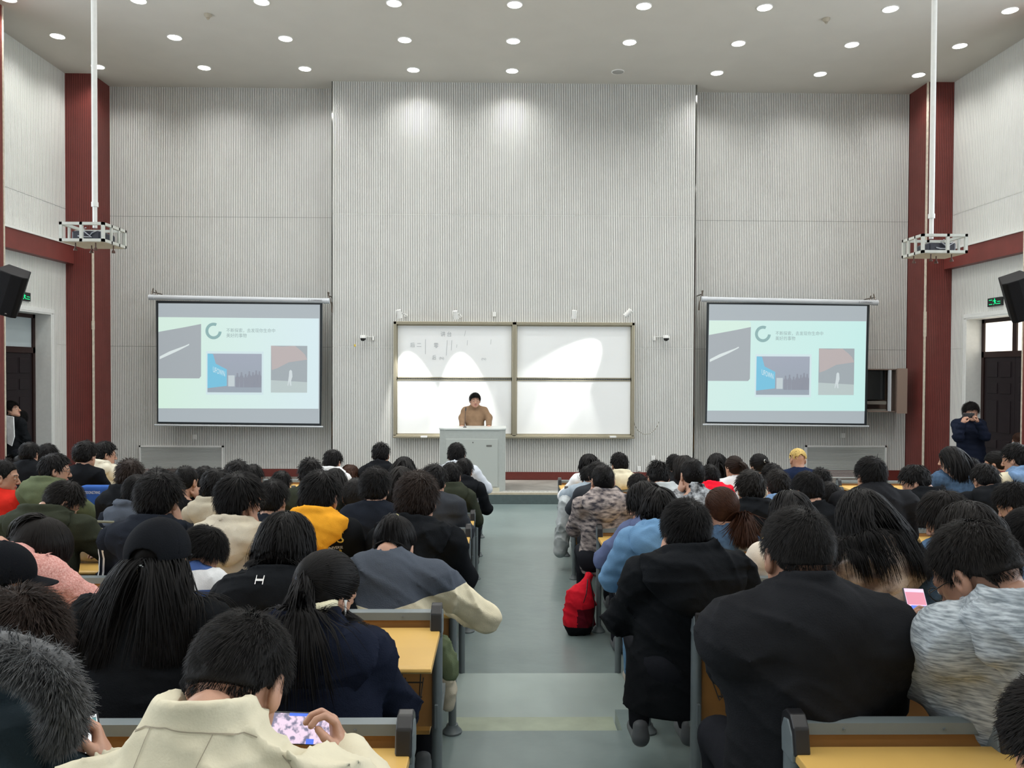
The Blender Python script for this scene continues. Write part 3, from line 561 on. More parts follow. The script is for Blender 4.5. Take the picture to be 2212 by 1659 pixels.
q = MB(); q.lathe([(0.03, 0), (0.03, 0.012)], (mc.x, 13.25, pz), 14); q.build('base', [m_blk], r)
q = MB(); q.tube([(mc.x, 13.25, pz), (mc.x + .004, 13.25, pz + .15), (mc.x + .012, 13.27, pz + .28)], 0.006, 6); q.build('stem', [mat('brown_stem', (.08, .05, .04), .5)], r)
q = MB(); q.tube([(mc.x + .012, 13.27, pz + .28), (mc.x + .016, 13.285, pz + .335)], 0.011, 8); q.build('microphone_head', [m_blk], r)
# ================================================================ DESKS
m_top = mat('yellow_laminate', (0.60, 0.375, 0.105), 0.38, noise=0.10, nscale=2.2, stretch=(0.25, 1, 1))
m_edgew = mat('pale_yellow_edge', (0.60, 0.42, 0.14), 0.5)
m_ply = mat('shaded_plywood', (0.40, 0.185, 0.050), 0.45, noise=0.16, nscale=7, stretch=(0.2, 1, 1))  # backrest plywood, with its shade put into a darker colour
m_seat = mat('seat_plywood', (0.62, 0.33, 0.08), 0.4, noise=0.12, nscale=6, stretch=(0.3, 1, 1))
m_steel = mat('blue_grey_steel', (0.125, 0.150, 0.160), 0.42, noise=0.06)
m_rail = mat('grey_rail', (0.165, 0.195, 0.205), 0.35)
m_pad = mat('black_armrest_pad', (0.016, 0.016, 0.018), 0.33)
m_wire = mat('dark_wire', (0.05, 0.045, 0.04), 0.4, metal=0.6)
SP = 0.545
_pm = {}
def part(key, name, fn, parent, loc, **k):
    if key not in _pm:
        m_, mats = fn(); o = m_.build(name, mats, None, **k); _pm[key] = o
    else:
        s = _pm[key]; o = s.copy(); COL.objects.link(o)
    o.parent = parent; o.location = loc; return o
def f_cap():
    q = MB(); prof = [(-.035, -.03), (.045, -.03), (.050, .035), (.035, .066), (.0, .075), (-.028, .045), (-.038, .0)]
    q.prism([(-.024, y, z) for y, z in prof], (.048, 0, 0)); return q, [m_steel]
def f_pad():
    q = MB(); prof = [(-.048, .0), (-.036, -.012), (-.022, .040), (.0, .068), (.035, .060), (.052, .030), (.060, .036), (.050, .075), (.022, .094), (-.010, .092), (-.036, .064)]
    q.prism([(-.021, y, z) for y, z in prof], (.042, 0, 0)); return q, [m_pad]
def f_leg(h):
    def g():
        q = MB(); V = []; n = 14
        for z in (0.0, h):
            for k in range(n): a = 2 * PI * k / n; V.append((.021 * math.cos(a), .034 * math.sin(a), z))
        q.add(V, [(k, (k+1) % n, n+(k+1) % n, n+k) for k in range(n)] + [tuple(range(n, 2*n))])
        q.lathe([(.052, 0), (.052, .010), (.034, .03), (.030, .045)], (0, -.005, 0), 14)
        q.prism([(-.006, -.05, h * .60), (-.006, -.05, h * .48), (-.006, -.015, h * .48), (-.006, -.015, h * .60)], (.012, 0, 0))
        q.prism([(-.012, .02, h * .42), (-.012, .30, h * .50), (-.012, .30, h * .535), (-.012, .02, h * .53)], (.024, 0, 0))
        return q, [m_steel]
    return g
def f_seat():
    q = MB(); V = []; n = 8; w = SP - .07
    for i in range(n + 1):
        t = i / n; y = .085 + .36 * t; z = .012 * math.cos(t * PI * 1.2) + .004
        for x in (-w / 2, w / 2):
            for dz in (0, -.016): V.append((x, y, z + dz))
    F = []
    for i in range(n):
        a = 4 * i; b = a + 4
        F += [(a, b, b + 2, a + 2), (a + 1, a + 3, b + 3, b + 1), (a, a + 1, b + 1, b), (a + 2, b + 2, b + 3, a + 3)]
    F += [(0, 2, 3, 1), (4 * n, 4 * n + 1, 4 * n + 3, 4 * n + 2)]
    q.add(V, F); return q, [m_seat]
def f_basket():
    q = MB()
    for x in (-.22, -.15, -.10, -.04, .04, .10, .15, .22):
        q.tube([(x, .02, -.03), (x, -.06, -.10), (x, -.13, -.22), (x, -.10, -.24), (x, .02, -.20)], .0026, 5)
    q.tube([(-.23, -.10, -.17), (.23, -.10, -.17)], .003, 5); q.tube([(-.23, -.125, -.215), (.23, -.125, -.215)], .003, 5)
    return q, [m_wire]
def f_disc():
    q = MB(); q.cyl((0, .024, 0), (0, .016, 0), .024, 14); return q, [m_pad]
ordn = ['nearest', 'second', 'third', 'fourth', 'fifth', 'sixth', 'seventh', 'eighth', 'ninth']
def desk(k, xa, n, side, outer):
    y = ROWD[k]; h = ROWTOP[k]; L_ = n * SP; fz = floor_z(y + 0.02); near = k <= 3
    grp = 'fixed desk rows with yellow tops'
    wh = '%s row from the camera, %s' % (ordn[k], ('%s wall block' if outer else '%s of aisle') % side)
    r = empty('lecture_desk', (xa, y, fz), 'yellow topped fixed desk, ' + wh, 'desk', grp)
    H = h - fz
    def f_top():
        q = MB(); q.prism([(-.015, 0, 0), (-.015, -.40, 0), (-.015, -.418, -.006), (-.015, -.422, -.016), (-.015, -.41, -.026), (-.015, 0, -.026)], (L_ + .03, 0, 0)); return q, [m_top]
    part(('top', n), 'desktop', f_top, r, (0, 0, H), bevel=.003)
    def f_panel():
        q = MB(); q.prism([(0, .016, -.40), (0, .030, -.40), (0, .044, .030), (0, .030, .030)], (L_, 0, 0)); return q, [m_ply]
    part(('pan', n), 'backrest_panel', f_panel, r, (0, 0, H))
    def f_rail():
        q = MB(); q.prism([(0, .020, .022), (0, .022, .052), (0, .050, .058), (0, .058, .050), (0, .054, .022)], (L_, 0, 0))
        for i in range(n * 2): q.cyl((SP * (i * .5 + .25) + .0, .0225, .036), (SP * (i * .5 + .25), .0165, .036), .004, 8, 1)
        return q, [m_rail, m_steel]
    part(('rail', n), 'top_rail', f_rail, r, (0, 0, H))
    for i in range(n + 1):
        c = part('cap', 'armrest_bracket', f_cap, r, (i * SP, 0, H), bevel=.006)
        p = part('pad', 'armrest_pad', f_pad, c, (0, 0, 0), bevel=.013, seg=3)
        part(('leg', round(H, 3)), 'leg', f_leg(H), r, (i * SP, .028, 0), smooth=True)
    if k < 8:
        sz = floor_z(y + .35) + .44 - fz
        for i in range(n):
            s = part('seat', 'seat', f_seat, r, ((i + .5) * SP, 0, sz), smooth=True)
    if near:
        for i in range(n):
            part('basket', 'wire_basket', f_basket, r, ((i + .5) * SP, -.02, H), smooth=True)
    return r
XL, XR = -0.245, 0.79
for k in range(9):
    desk(k, XL - 6 * SP, 6, 'left', False); desk(k, XR, 6, 'right', False)
for k in range(4, 9):
    desk(k, -4.14 - 5 * SP, 5, 'left', True); desk(k, 4.48, 5, 'right', True)
# ================================================================ SURFACE TOOLS (implicit shapes meshed in one skin)
f32 = np.float32
def A(*v): return np.array(v, dtype=np.float64)
def npv(v): return np.array((v[0], v[1], v[2]), dtype=np.float64)
def sd_ell(p, c, r):
    q = p - c; r = np.asarray(r, dtype=p.dtype); k0 = np.sqrt(((q / r) ** 2).sum(-1)); k1 = np.sqrt(((q / (r * r)) ** 2).sum(-1)) + 1e-9
    return k0 * (k0 - 1) / k1
def sd_cone(p, a, b, ra, rb, sc=None):
    a = np.asarray(a, p.dtype); b = np.asarray(b, p.dtype)
    if sc is not None:
        sc = np.asarray(sc, p.dtype); p = p * sc; a = a * sc; b = b * sc
    ba = b - a; L = max(float((ba * ba).sum()), 1e-9); pa = p - a
    t = np.clip((pa @ ba) / L, 0, 1)
    return np.sqrt(((pa - t[..., None] * ba) ** 2).sum(-1)) - (ra + (rb - ra) * t)
def smin(a, b, k):
    h = np.clip(0.5 + 0.5 * (b - a) / k, 0, 1); return b + (a - b) * h - k * h * (1 - h)
def smax(a, b, k): return -smin(-a, -b, k)
def nets(f, lo, hi, h):
    lo = np.asarray(lo, float); hi = np.asarray(hi, float)
    n = np.maximum(4, np.ceil((hi - lo) / h).astype(int) + 1)
    ax = [lo[i] + h * np.arange(n[i]) for i in range(3)]
    G = np.stack(np.meshgrid(*ax, indexing='ij'), -1).astype(f32)
    D = f(G.reshape(-1, 3)).reshape(n)
    D[0] = D[-1] = np.maximum(D[0], .01); D[:, 0] = np.maximum(D[:, 0], .01); D[:, -1] = np.maximum(D[:, -1], .01); D[:, :, 0] = np.maximum(D[:, :, 0], .01); D[:, :, -1] = np.maximum(D[:, :, -1], .01)
    D[-1] = np.maximum(D[-1], .01)
    S = D < 0
    c = [S[i:n[0]-1+i, j:n[1]-1+j, k:n[2]-1+k] for i in (0, 1) for j in (0, 1) for k in (0, 1)]
    cnt = sum(x.astype(np.int8) for x in c); act = (cnt > 0) & (cnt < 8)
    idx = np.full(act.shape, -1, int); I = np.argwhere(act); idx[act] = np.arange(len(I))
    if len(I) == 0: return np.zeros((0, 3)), np.zeros((0, 4), int)
    acc = np.zeros((len(I), 3)); num = np.zeros(len(I))
    cor = [(i, j, k) for i in (0, 1) for j in (0, 1) for k in (0, 1)]
    for a in cor:
        for ax_ in range(3):
            if a[ax_] == 0:
                b = list(a); b[ax_] = 1
                va = D[I[:, 0]+a[0], I[:, 1]+a[1], I[:, 2]+a[2]]; vb = D[I[:, 0]+b[0], I[:, 1]+b[1], I[:, 2]+b[2]]
                m = (va < 0) != (vb < 0); t = np.where(m, va / np.where(m, va - vb, 1), 0)
                pt = np.array(a, float)[None] + 0 * acc; pt[:, ax_] += t
                acc[m] += pt[m]; num[m] += 1
    V = lo + (I + acc / num[:, None]) * h
    Fs = []
    for ax_ in range(3):
        u, v = (ax_ + 1) % 3, (ax_ + 2) % 3
        sl0 = [slice(None)] * 3; sl1 = [slice(None)] * 3; sl0[ax_] = slice(0, -1); sl1[ax_] = slice(1, None)
        s0 = S[tuple(sl0)]; s1 = S[tuple(sl1)]; E = np.argwhere(s0 != s1)
        ok = (E[:, u] > 0) & (E[:, v] > 0) & (E[:, u] < n[u] - 1) & (E[:, v] < n[v] - 1); E = E[ok]
        if len(E) == 0: continue
        def g(du, dv):
            q = E.copy(); q[:, u] -= du; q[:, v] -= dv; return idx[q[:, 0], q[:, 1], q[:, 2]]
        quad = np.stack([g(1, 1), g(0, 1), g(0, 0), g(1, 0)], 1)
        flip = ~s0[E[:, 0], E[:, 1], E[:, 2]]; quad[flip] = quad[flip][:, ::-1]; Fs.append(quad)
    F = np.concatenate(Fs); F = F[(F >= 0).all(1)]
    return V, F
def mesh_np(name, V, F, mats, mi=None, smooth=True):
    me = bpy.data.meshes.new(name); F = np.asarray(F, dtype=np.int32); nv = F.shape[1]
    me.vertices.add(len(V)); me.vertices.foreach_set('co', np.asarray(V, dtype=f32).ravel())
    me.loops.add(F.size); me.loops.foreach_set('vertex_index', F.ravel())
    me.polygons.add(len(F)); me.polygons.foreach_set('loop_start', np.arange(len(F), dtype=np.int32) * nv)
    me.polygons.foreach_set('loop_total', np.full(len(F), nv, dtype=np.int32))
    for m in mats: me.materials.append(m)
    if mi is not None: me.polygons.foreach_set('material_index', np.asarray(mi, dtype=np.int32))
    if smooth: me.polygons.foreach_set('use_smooth', np.ones(len(F), dtype=bool))
    me.update(calc_edges=True); return me
def cat(parts):
    V = []; F = []; M_ = []; o = 0
    for v, f, m in parts:
        V.append(v); F.append(f + o); M_.append(np.full(len(f), m) if np.isscalar(m) else m); o += len(v)
    return np.concatenate(V), np.concatenate(F), np.concatenate(M_)
def wrinkle(p, amp, fr, seed, axis=(0.3, 0.2, 1.0)):
    r = np.random.default_rng(seed); out = 0
    for i in range(3):
        d = r.normal(size=3); d = d / np.linalg.norm(d) * 0.7 + np.array(axis) * (0.9 if i < 2 else 0.2); d /= np.linalg.norm(d)
        e = r.normal(size=3); e /= np.linalg.norm(e); g = r.normal(size=3); g /= np.linalg.norm(g)
        f_ = fr * (1, 1.7, 0.6)[i]
        w = np.sin(f_ * (p @ d.astype(p.dtype)) + 1.8 * np.sin(f_ * 0.45 * (p @ e.astype(p.dtype)) + r.uniform(0, 6)) + r.uniform(0, 6))
        w = 1 - np.abs(w); gate = 0.5 + 0.5 * np.sin(f_ * 0.5 * (p @ g.astype(p.dtype)) + r.uniform(0, 6))
        out = out + (w * w * w * gate) * (1.2, 0.6, 1.1)[i]
    out = out + .22 * (1 - np.abs(np.sin(fr * 2.9 * (p[:, 2] + .5 * p[:, 0]) + 2.2 * np.sin(fr * 1.3 * p[:, 0] + seed) + 1.5 * np.sin(fr * .9 * p[:, 2])))) ** 3
    return amp * out
# ---------------------------------------------------------------- head
def head_sdf(p, neck=True):
    x = np.abs(p[:, 0]); q = np.stack([x, p[:, 1], p[:, 2]], 1)
    d = sd_ell(q, A(0, -.012, .032), (.0775, .097, .090))
    d = smin(d, sd_ell(q, A(0, .024, -.03), (.066, .066, .082)), .03)
    d = smin(d, sd_cone(q, A(.050, .012, -.058), A(.012, .068, -.094), .020, .020), .035)
    d = smin(d, sd_ell(q, A(0, .074, -.098), (.022, .018, .017)), .02)
    d = smin(d, sd_cone(q, A(.012, .088, .022), A(.045, .072, .022), .010, .010), .015)
    d = smax(d, -sd_ell(q, A(.033, .100, .002), (.019, .018, .013)), .012)
    d = smin(d, sd_ell(q, A(.032, .078, .001), (.0145, .0125, .0115)), .004)
    d = smin(d, sd_cone(q, A(0, .090, .008), A(0, .112, -.034), .0065, .0115), .010)
    d = smin(d, sd_ell(q, A(.013, .099, -.038), (.009, .010, .008)), .006)
    d = smin(d, sd_ell(q, A(.0, .091, -.062), (.024, .010, .006)), .005)
    d = smin(d, sd_ell(q, A(.0, .090, -.0725), (.019, .010, .0065)), .005)
    d = smax(d, -sd_ell(q, A(0, .101, -.067), (.023, .006, .0014)), .003)
    e = sd_ell(q, A(.083, -.010, -.006), (.011, .020, .033)); e = smin(e, sd_ell(q, A(.079, -.002, -.030), (.008, .010, .012)), .01)
    e = smax(e, -sd_ell(q, A(.094, -.004, .0), (.010, .011, .020)), .006)
    d = smin(d, e, .008)
    if neck: d = smin(d, sd_cone(q, A(0, -.028, -.05), A(0, -.052, -.19), .056, .060, (1, .92, 1)), .03)
    return d
def head_mats(V, F):
    c = V[F].mean(1); x = np.abs(c[:, 0]); y = c[:, 1]; z = c[:, 2]; mi = np.zeros(len(F), int)
    mi[(x < .024) & (y > .088) & (z < -.056) & (z > -.079)] = 1
    mi[(x > .014) & (x < .054) & (y > .07) & (np.abs(z - .027 + (x - .03) ** 2 * 6) < .0042)] = 2
    mi[(((x - .032) / .0135) ** 2 + ((z - .001) / .0052) ** 2 < 1) & (y > .07)] = 3
    mi[(((x - .032) / .0060) ** 2 + ((z - .001) / .0056) ** 2 < 1) & (y > .07)] = 2
    return mi
HEADS = []
for h in (.0034, .0065):
    V, F = nets(head_sdf, (-.11, -.13, -.20), (.11, .135, .135), h); HEADS.append((V, F, head_mats(V, F)))
# ---------------------------------------------------------------- hands
def hand_mesh(c, h, spread=.004):
    c1, c2, c3 = [math.radians(a) for a in c]
    segs = []
    for i, (x, y, L_) in enumerate(((-.029, .084, .070), (-.0095, .090, .080), (.0105, .086, .073), (.029, .076, .057))):
        p = A(x, y, 0); a = 0; r = .0092 - .0004 * i; fr = (.45, .30, .25); pts = [A(x * .8, y - .03, 0), p]
        dx = (x * .12 + (i - 1.5) * spread) 
        for f_, an in zip(fr, (c1 * (1 + .06 * i), c2, c3)):
            a += an; p = p + A(dx * f_, math.cos(a) * L_ * f_, -math.sin(a) * L_ * f_); pts.append(p)
        segs += [(pts[j], pts[j + 1], r * (1 - .05 * j), r * (1 - .05 * (j + 1))) for j in range(4)]
    tb = [A(-.022, .018, -.004), A(-.046, .044, -.012 - .01 * c1), A(-.056 + .012 * c1, .066, -.020 - .018 * c1), A(-.052 + .022 * c1, .086, -.028 - .02 * c1)]
    def f(p):
        d = sd_ell(p, A(0, .048, -.001), (.041, .050, .0155)); d = smin(d, sd_cone(p, A(0, -.05, 0), A(0, .025, 0), .0235, .027, (1, 1, 1.25)), .02)
        d = smin(d, sd_ell(p, A(-.026, .032, -.008), (.017, .028, .014)), .012)
        g = None
        for a, b, ra, rb in segs: e = sd_cone(p, a, b, ra, rb); g = e if g is None else np.minimum(g, e)
        d = smin(d, g, .007)
        for j in range(3): d = smin(d, sd_cone(p, tb[j], tb[j + 1], .0125 - .0015 * j, .011 - .0012 * j), .006)
        return d
    return nets(f, (-.085, -.06, -.10), (.065, .19, .035), h)
HANDS = {}
for nm, c in (('relaxed', (18, 28, 18)), ('curled', (52, 72, 40)), ('grip', (38, 50, 35)), ('flat', (5, 8, 5))):
    HANDS[nm] = [hand_mesh(c, .0032), hand_mesh(c, .0062)]
def hand_at(kind, lod, W, dirv, palm, right=True, k=1.0):
    """W wrist, dirv fingers direction, palm = way the palm faces"""
    V, F = HANDS[kind][lod]; V = V * k
    if not right: V = V * A(-1, 1, 1); F = F[:, ::-1]
    y = npv(dirv); y /= np.linalg.norm(y); z = -npv(palm); z = z - y * (z @ y); z /= np.linalg.norm(z) + 1e-9; x = np.cross(y, z)
    return V @ np.stack([x, y, z]) + npv(W), F, 0
# ---------------------------------------------------------------- hair strands
def grad(f, p, e=.004):
    g = np.stack([f(p + A(e, 0, 0)) - f(p - A(e, 0, 0)), f(p + A(0, e, 0)) - f(p - A(0, e, 0)), f(p + A(0, 0, e)) - f(p - A(0, 0, e))], 1)
    return g / (np.linalg.norm(g, axis=1, keepdims=True) + 1e-9)
def trace(f, p, d, n, seg, off, flow, mix=.35, target=None):
    """grow strands over a surface; off: clearance per strand, rises to off1"""
    path = [p]; seg = np.broadcast_to(np.asarray(seg, float), (len(p),))
    for i in range(n):
        t = (i + 1) / n; w = flow(p, d, t); d = d * (1 - mix) + w * mix; d /= np.linalg.norm(d, axis=1, keepdims=True) + 1e-9
        q = p + d * seg[:, None]; s = f(q); o = off(t); m = s < o
        if m.any(): g = grad(f, q[m]); q[m] += g * (o[m] - s[m] if hasattr(o, '__len__') else o - s[m])[:, None]
        d = q - p; d /= np.linalg.norm(d, axis=1, keepdims=True) + 1e-9; p = q; path.append(p)
    return np.stack(path, 1)
def ribbons(f, path, w, taper=.15):
    n, m, _ = path.shape
    T = np.gradient(path, axis=1); T /= np.linalg.norm(T, axis=2, keepdims=True) + 1e-9
    N = grad(f, path.reshape(-1, 3)).reshape(n, m, 3); S = np.cross(T, N); S /= np.linalg.norm(S, axis=2, keepdims=True) + 1e-9
    t = np.linspace(0, 1, m); tw = np.minimum(1, .55 + t * 3) * (1 - (1 - taper) * t ** 2.2)
    w = np.broadcast_to(np.asarray(w, float), (n,)); O = S * (w[:, None] * tw[None])[:, :, None] * .5
    lift = N * (w[:, None] * .22)[:, :, None]
    V = np.stack([path - O, path + lift, path + O], 2).reshape(-1, 3)
    i = np.arange(n)[:, None, None] * m * 3 + np.arange(m - 1)[None, :, None] * 3 + np.arange(2)[None, None, :]
    i = i.ravel(); F = np.stack([i, i + 1, i + 4, i + 3], 1); return V, F
def hairline(y, front=.058, nape=-.072):
    return np.interp(y, [-.12, -.06, -.035, -.018, .018, .035, .06, .11], [nape, nape + .004, nape + .02, -.01, -.006, .02, front, front + .012])
def scalp(p, k=0.0):
    q = p
    return sd_ell(q, A(0, -.014, .034), (.0800 + k, .100 + k, .0925 + k))
def scalp_full(p):
    return np.minimum(scalp(p), head_sdf(p) + .002)
def shell(kind, vol, front, nape, h, seed=0):
    def f(p):
        d = scalp(p, vol); d = smin(d, sd_ell(p, A(0, -.045, -.02), (.068 + vol, .052 + vol, .06)), .03)
        d = d - .0025 * np.sin(p[:, 0] * 90 + seed) * np.sin(p[:, 1] * 80 + seed * 2) * np.sin(p[:, 2] * 85 + seed)
        hl = hairline(p[:, 1], front, nape); d = smax(d, hl - p[:, 2], .006)
        d = smax(d, p[:, 1] - .088 - np.clip(p[:, 2] - .06, 0, .05) * .3, .01)
        return d
    return nets(f, (-.125, -.15, -.12), (.125, .125, .155), h)
def roots(n, r, front, nape, k=.0, zmin=None):
    p = r.normal(size=(n * 4, 3)); p /= np.linalg.norm(p, axis=1, keepdims=True)
    q = A(0, -.014, .034) + p * A(.080 + k, .100 + k, .0925 + k)
    low = q[:, 2] < 0; q[low, 1] = np.minimum(q[low, 1] - .0, -.045 - .02) * 1.0
    m = q[:, 2] > hairline(q[:, 1], front, nape); q = q[m]
    return q[:n]
_HC = {}
def short_hair(kind, lod, seed):
    key = (kind, lod, seed)
    if key in _HC: return _HC[key]
    r = np.random.default_rng(100 + seed); near = lod == 0
    P_ = dict(short=(.010, .052, -.066, .040, .20, .006), crew=(.005, .064, -.060, .018, .1, .007), fade=(.005, .060, -.022, .024, .18, .008), fluffy=(.016, .038, -.072, .040, .42, .009), bowl=(.013, .036, -.052, .052, .12, .004), spiky=(.010, .052, -.062, .036, .4, .013))[kind]
    vol, front, nape, ln, jit, lift = P_
    V, F = shell(kind, vol, front, nape, .0042 if near else .008, seed)
    parts = [(V, F, 0)]
    n = {0: 6500, 1: 2400, 2: 700}[lod]; st = {0: 5, 1: 4, 2: 3}[lod]; wd = {0: .0023, 1: .0034, 2: .0065}[lod]
    q = roots(n, r, front, nape if kind != 'fade' else -.058, vol * .8); n = len(q)
    crown = A(.012, -.055, .115); out = q - crown; 
    def flow(p, d, t):
        v = p - crown; v = v / (np.linalg.norm(v, axis=1, keepdims=True) + 1e-6); sw = np.cross(v, A(0, 0, 1)) * .5
        return v + sw + A(0, 0.18 if kind in ('short', 'bowl') else 0, -.55) + noise
    noise = r.normal(size=(n, 3)) * jit * .6
    d0 = flow(q, None, 0); d0 /= np.linalg.norm(d0, axis=1, keepdims=True)
    o0 = r.uniform(.0005, .003, n); o1 = r.uniform(.0, 1, n) ** 2 * lift
    fs = lambda p: np.minimum(scalp(p, vol), 9)
    if kind in ('crew', 'spiky', 'fade'): topw = np.clip((q[:, 2] - .03) / .08, 0, 1) * lift; o1 = o1 + topw * r.uniform(.2, .9, n)
    L_ = ln * r.uniform(.6, 1.15, n)
    L_ = L_ * np.clip((q[:, 2] + .11) / .11, .3, 1)
    if kind == 'fade': L_ = L_ * np.clip((q[:, 2] + .07) / .10, .12, 1)
    low = q[:, 2] < -.02
    path = trace(fs, q, d0, st, L_ / st, lambda t: o0 + o1 * t, flow)
    if kind == 'fade': path[:, :, 1][q[:, 2] < 0] -= 0
    V2, F2 = ribbons(fs, path, wd * r.uniform(.7, 1.4, n) * (.55 if kind in ('crew', 'fade') else 1)); parts.append((V2, F2, 0))
    V, F, M_ = cat(parts); _HC[key] = (V, F); return V, F
# long hair : grown over the wearer's own head and clothes
def long_hair(r, H, k, body, lod, mode, length=.38, tie=None, taild=None, tailL=.25, spread=.0, n0=None, vol=.010, part=.0, face=1, zmax=9, drift=(0, 0, 0)):
    """H: 4x4 numpy head matrix, body: sdf in world space; returns V,F in world space"""
    Hi = np.linalg.inv(H); R = H[:3, :3]
    tow = lambda q: q @ R.T + H[:3, 3]
    tol = lambda q: (q - H[:3, 3]) @ Hi[:3, :3].T
    hd = lambda p: np.minimum(scalp(tol(p), vol - .004), head_sdf(tol(p)) + .003) * k
    f = lambda p: np.minimum(hd(p), body(p))
    n = n0 or {0: 5200, 1: 1300, 2: 380}[lod]; wd = {0: .0036, 1: .0080, 2: .014}[lod]; ns = {0: 16, 1: 11, 2: 8}[lod]
    q = roots(n, r, .050, -.066 if mode != 'loose' else -.05, vol * .6); q = q[q[:, 2] < zmax]; n = len(q)
    sv, sf = shell('short', vol, .046 if face else .02, -.066, .005 if lod == 0 else .009, 1)
    parts = [(tow(sv), sf, 0)]
    if mode == 'loose':
        W = tow(q); top = tow(np.array([[part, -.03, .12]]))[0]
        down = A(0, 0, -1.0); back = R @ A(0, -1, 0)
        side = np.sign(q[:, :1] + r.normal(size=(n, 1)) * .01) * (R @ A(1, 0, 0))[None]
        nz = r.normal(size=(n, 3)) * .13
        fr = (q[:, 1:2] > .01) * 1.0
        dr = npv(drift); bunch = r.normal(size=(40, 3))[r.integers(0, 40, n)] * .07
        def flow(p, d, t): return down[None] * (.7 + 1.2 * t) + side * (.30 * (1 - t) ** 2 + spread * (t > .3)) + back[None] * (.55 * (1 - t) + fr * .5 * (1 - t)) + nz * (1 - .5 * t) + (dr[None] + bunch) * (t > .3)
        d0 = side * .55 + back * .65 + down * .25; d0 = d0 / np.linalg.norm(d0, axis=1, keepdims=True)
        L_ = (length + (W[:, 2] - W[:, 2].min()) * .75) * r.uniform(.86, 1.04, n)
        off = r.uniform(.001, .022, n) * (1 if lod < 2 else .8)
        path = trace(f, W, d0, ns, L_ / ns, lambda t: off * min(1, .3 + t), flow, .42)
        V, F = ribbons(f, path, wd * r.uniform(.7, 1.5, n)); parts.append((V, F, 0))
        c0 = tow(np.array([[0, -.055, .0]]))[0]; c1 = c0 + A(0, -.02, -length * .55 - .02) + dr * length * .25; wid = .082 + spread * .10
        cf = lambda p: smax(smin(sd_cone(p, c0, c1, .074, wid, (1, 1.5, 1)), sd_cone(p, c1, c1 + A(0, -.01, -length * .30) + dr * length * .12, wid, .055, (1, 1.9, 1)), .02), -(f(p) + .030), .01) + .003 * np.sin(p[:, 0] * 170)
        V, F = nets(cf, np.minimum(c0, c1) - A(.17, .14, length * .4 + .08), np.maximum(c0, c1) + A(.17, .14, .12), .006 if lod == 0 else .011)
        if len(V): parts.append((V, F, 0))
    else:
        tie_w = tow(np.array([tie]))[0]; W = tow(q); Rr = np.linalg.norm(tie_w - W, axis=1)
        m_ = 9 if lod == 0 else 6
        tt = np.linspace(0, 1, m_); path = W[:, None] * (1 - tt)[None, :, None] + tie_w * tt[None, :, None]
        fl = path.reshape(-1, 3); off = np.repeat(r.uniform(.002, .010, n), m_)
        for _ in range(3):
            s = hd(fl); m = s < off; g = grad(hd, fl[m]); fl[m] += g * (off[m] - s[m])[:, None]
        path = fl.reshape(n, m_, 3); path[:, -1] = path[:, -1] * .5 + tie_w * .5 + r.normal(size=(n, 3)) * .004
        V, F = ribbons(hd, path, wd * r.uniform(.8, 1.4, n), .5); parts.append((V, F, 0))
        nt = int(n * .4) if mode == 'tail' else int(n * .3)
        W = tie_w + r.normal(size=(nt, 3)) * .008
        if mode == 'tail':
            td = npv(taild); nz = r.normal(size=(nt, 3)) * spread
            def flow(p, d, t): return td * max(0, (1 - 2.6 * t)) + A(0, 0, -1) * min(1.2, 2.2 * t + .15) + nz * (.4 + t)
            d0 = np.repeat(td[None], nt, 0) + nz; d0 /= np.linalg.norm(d0, axis=1, keepdims=True)
            off = r.uniform(.002, .016, nt); L_ = tailL * r.uniform(.8, 1.08, nt)
            path = trace(f, W, d0, ns, L_ / ns, lambda t: off, flow, .4)
            V, F = ribbons(f, path, wd * 1.2 * r.uniform(.8, 1.5, nt)); parts.append((V, F, 0))
        else:   # bun
            bc = tie_w + npv(taild) * .03
            bs = lambda p: np.sqrt(((p - bc) ** 2).sum(-1)) - .034 * k + .002 * np.sin(p[:, 0] * 160) * np.sin(p[:, 2] * 150 + p[:, 1] * 90)
            V, F = nets(bs, bc - .06, bc + .06, .006 if lod == 0 else .01); parts.append((V, F, 0))
            a = r.normal(size=(nt, 3)); a /= np.linalg.norm(a, axis=1, keepdims=True); dd = np.cross(a, npv(taild) + r.normal(size=(nt, 3)) * .2); dd /= np.linalg.norm(dd, axis=1, keepdims=True)
            path = trace(bs, bc + a * .035 * k, dd, 5, .012, lambda t: .002, lambda p, d, t: d, .2); V, F = ribbons(bs, path, wd); parts.append((V, F, 0))
    V, F, _ = cat(parts); return V, F
# ---------------------------------------------------------------- materials for people
m_skin = mat('skin', (0.46, 0.255, 0.175), 0.5, noise=0.06, nscale=40, bump=0.05, bscale=300)
m_skin2 = mat('tanned_skin', (0.30, 0.155, 0.10), 0.5, noise=0.08, nscale=40)
m_lip = mat('lips', (0.36, 0.13, 0.11), 0.45)
m_eyed = mat('brow_and_pupil', (0.015, 0.012, 0.01), 0.5)
m_eyew = mat('eye_white', (0.5, 0.48, 0.46), 0.3)
def hairmat(name, c, rough=.48):
    m = mat(name, c, rough, spec=.10, noise=.25, nscale=60); m.node_tree.nodes['Principled BSDF'].inputs['Anisotropic'].default_value = .4; return m
HAIR = dict(black=hairmat('black_hair', (.0060, .0056, .0058)), soft=hairmat('soft_black_hair', (.0095, .0082, .0076)), brown=hairmat('dark_brown_hair', (.017, .0105, .008)), red=hairmat('chestnut_hair', (.034, .014, .008)), grey=hairmat('thin_black_hair', (.012, .0112, .0110), .5))
def cloth(name, c, rough=.8, **k):
    k.setdefault('noise', .10); k.setdefault('nscale', 14); k.setdefault('bump', .25); k.setdefault('bscale', 220); k.setdefault('sheen', .0); k.setdefault('spec', .04)
    return mat(name, c, rough, **k)
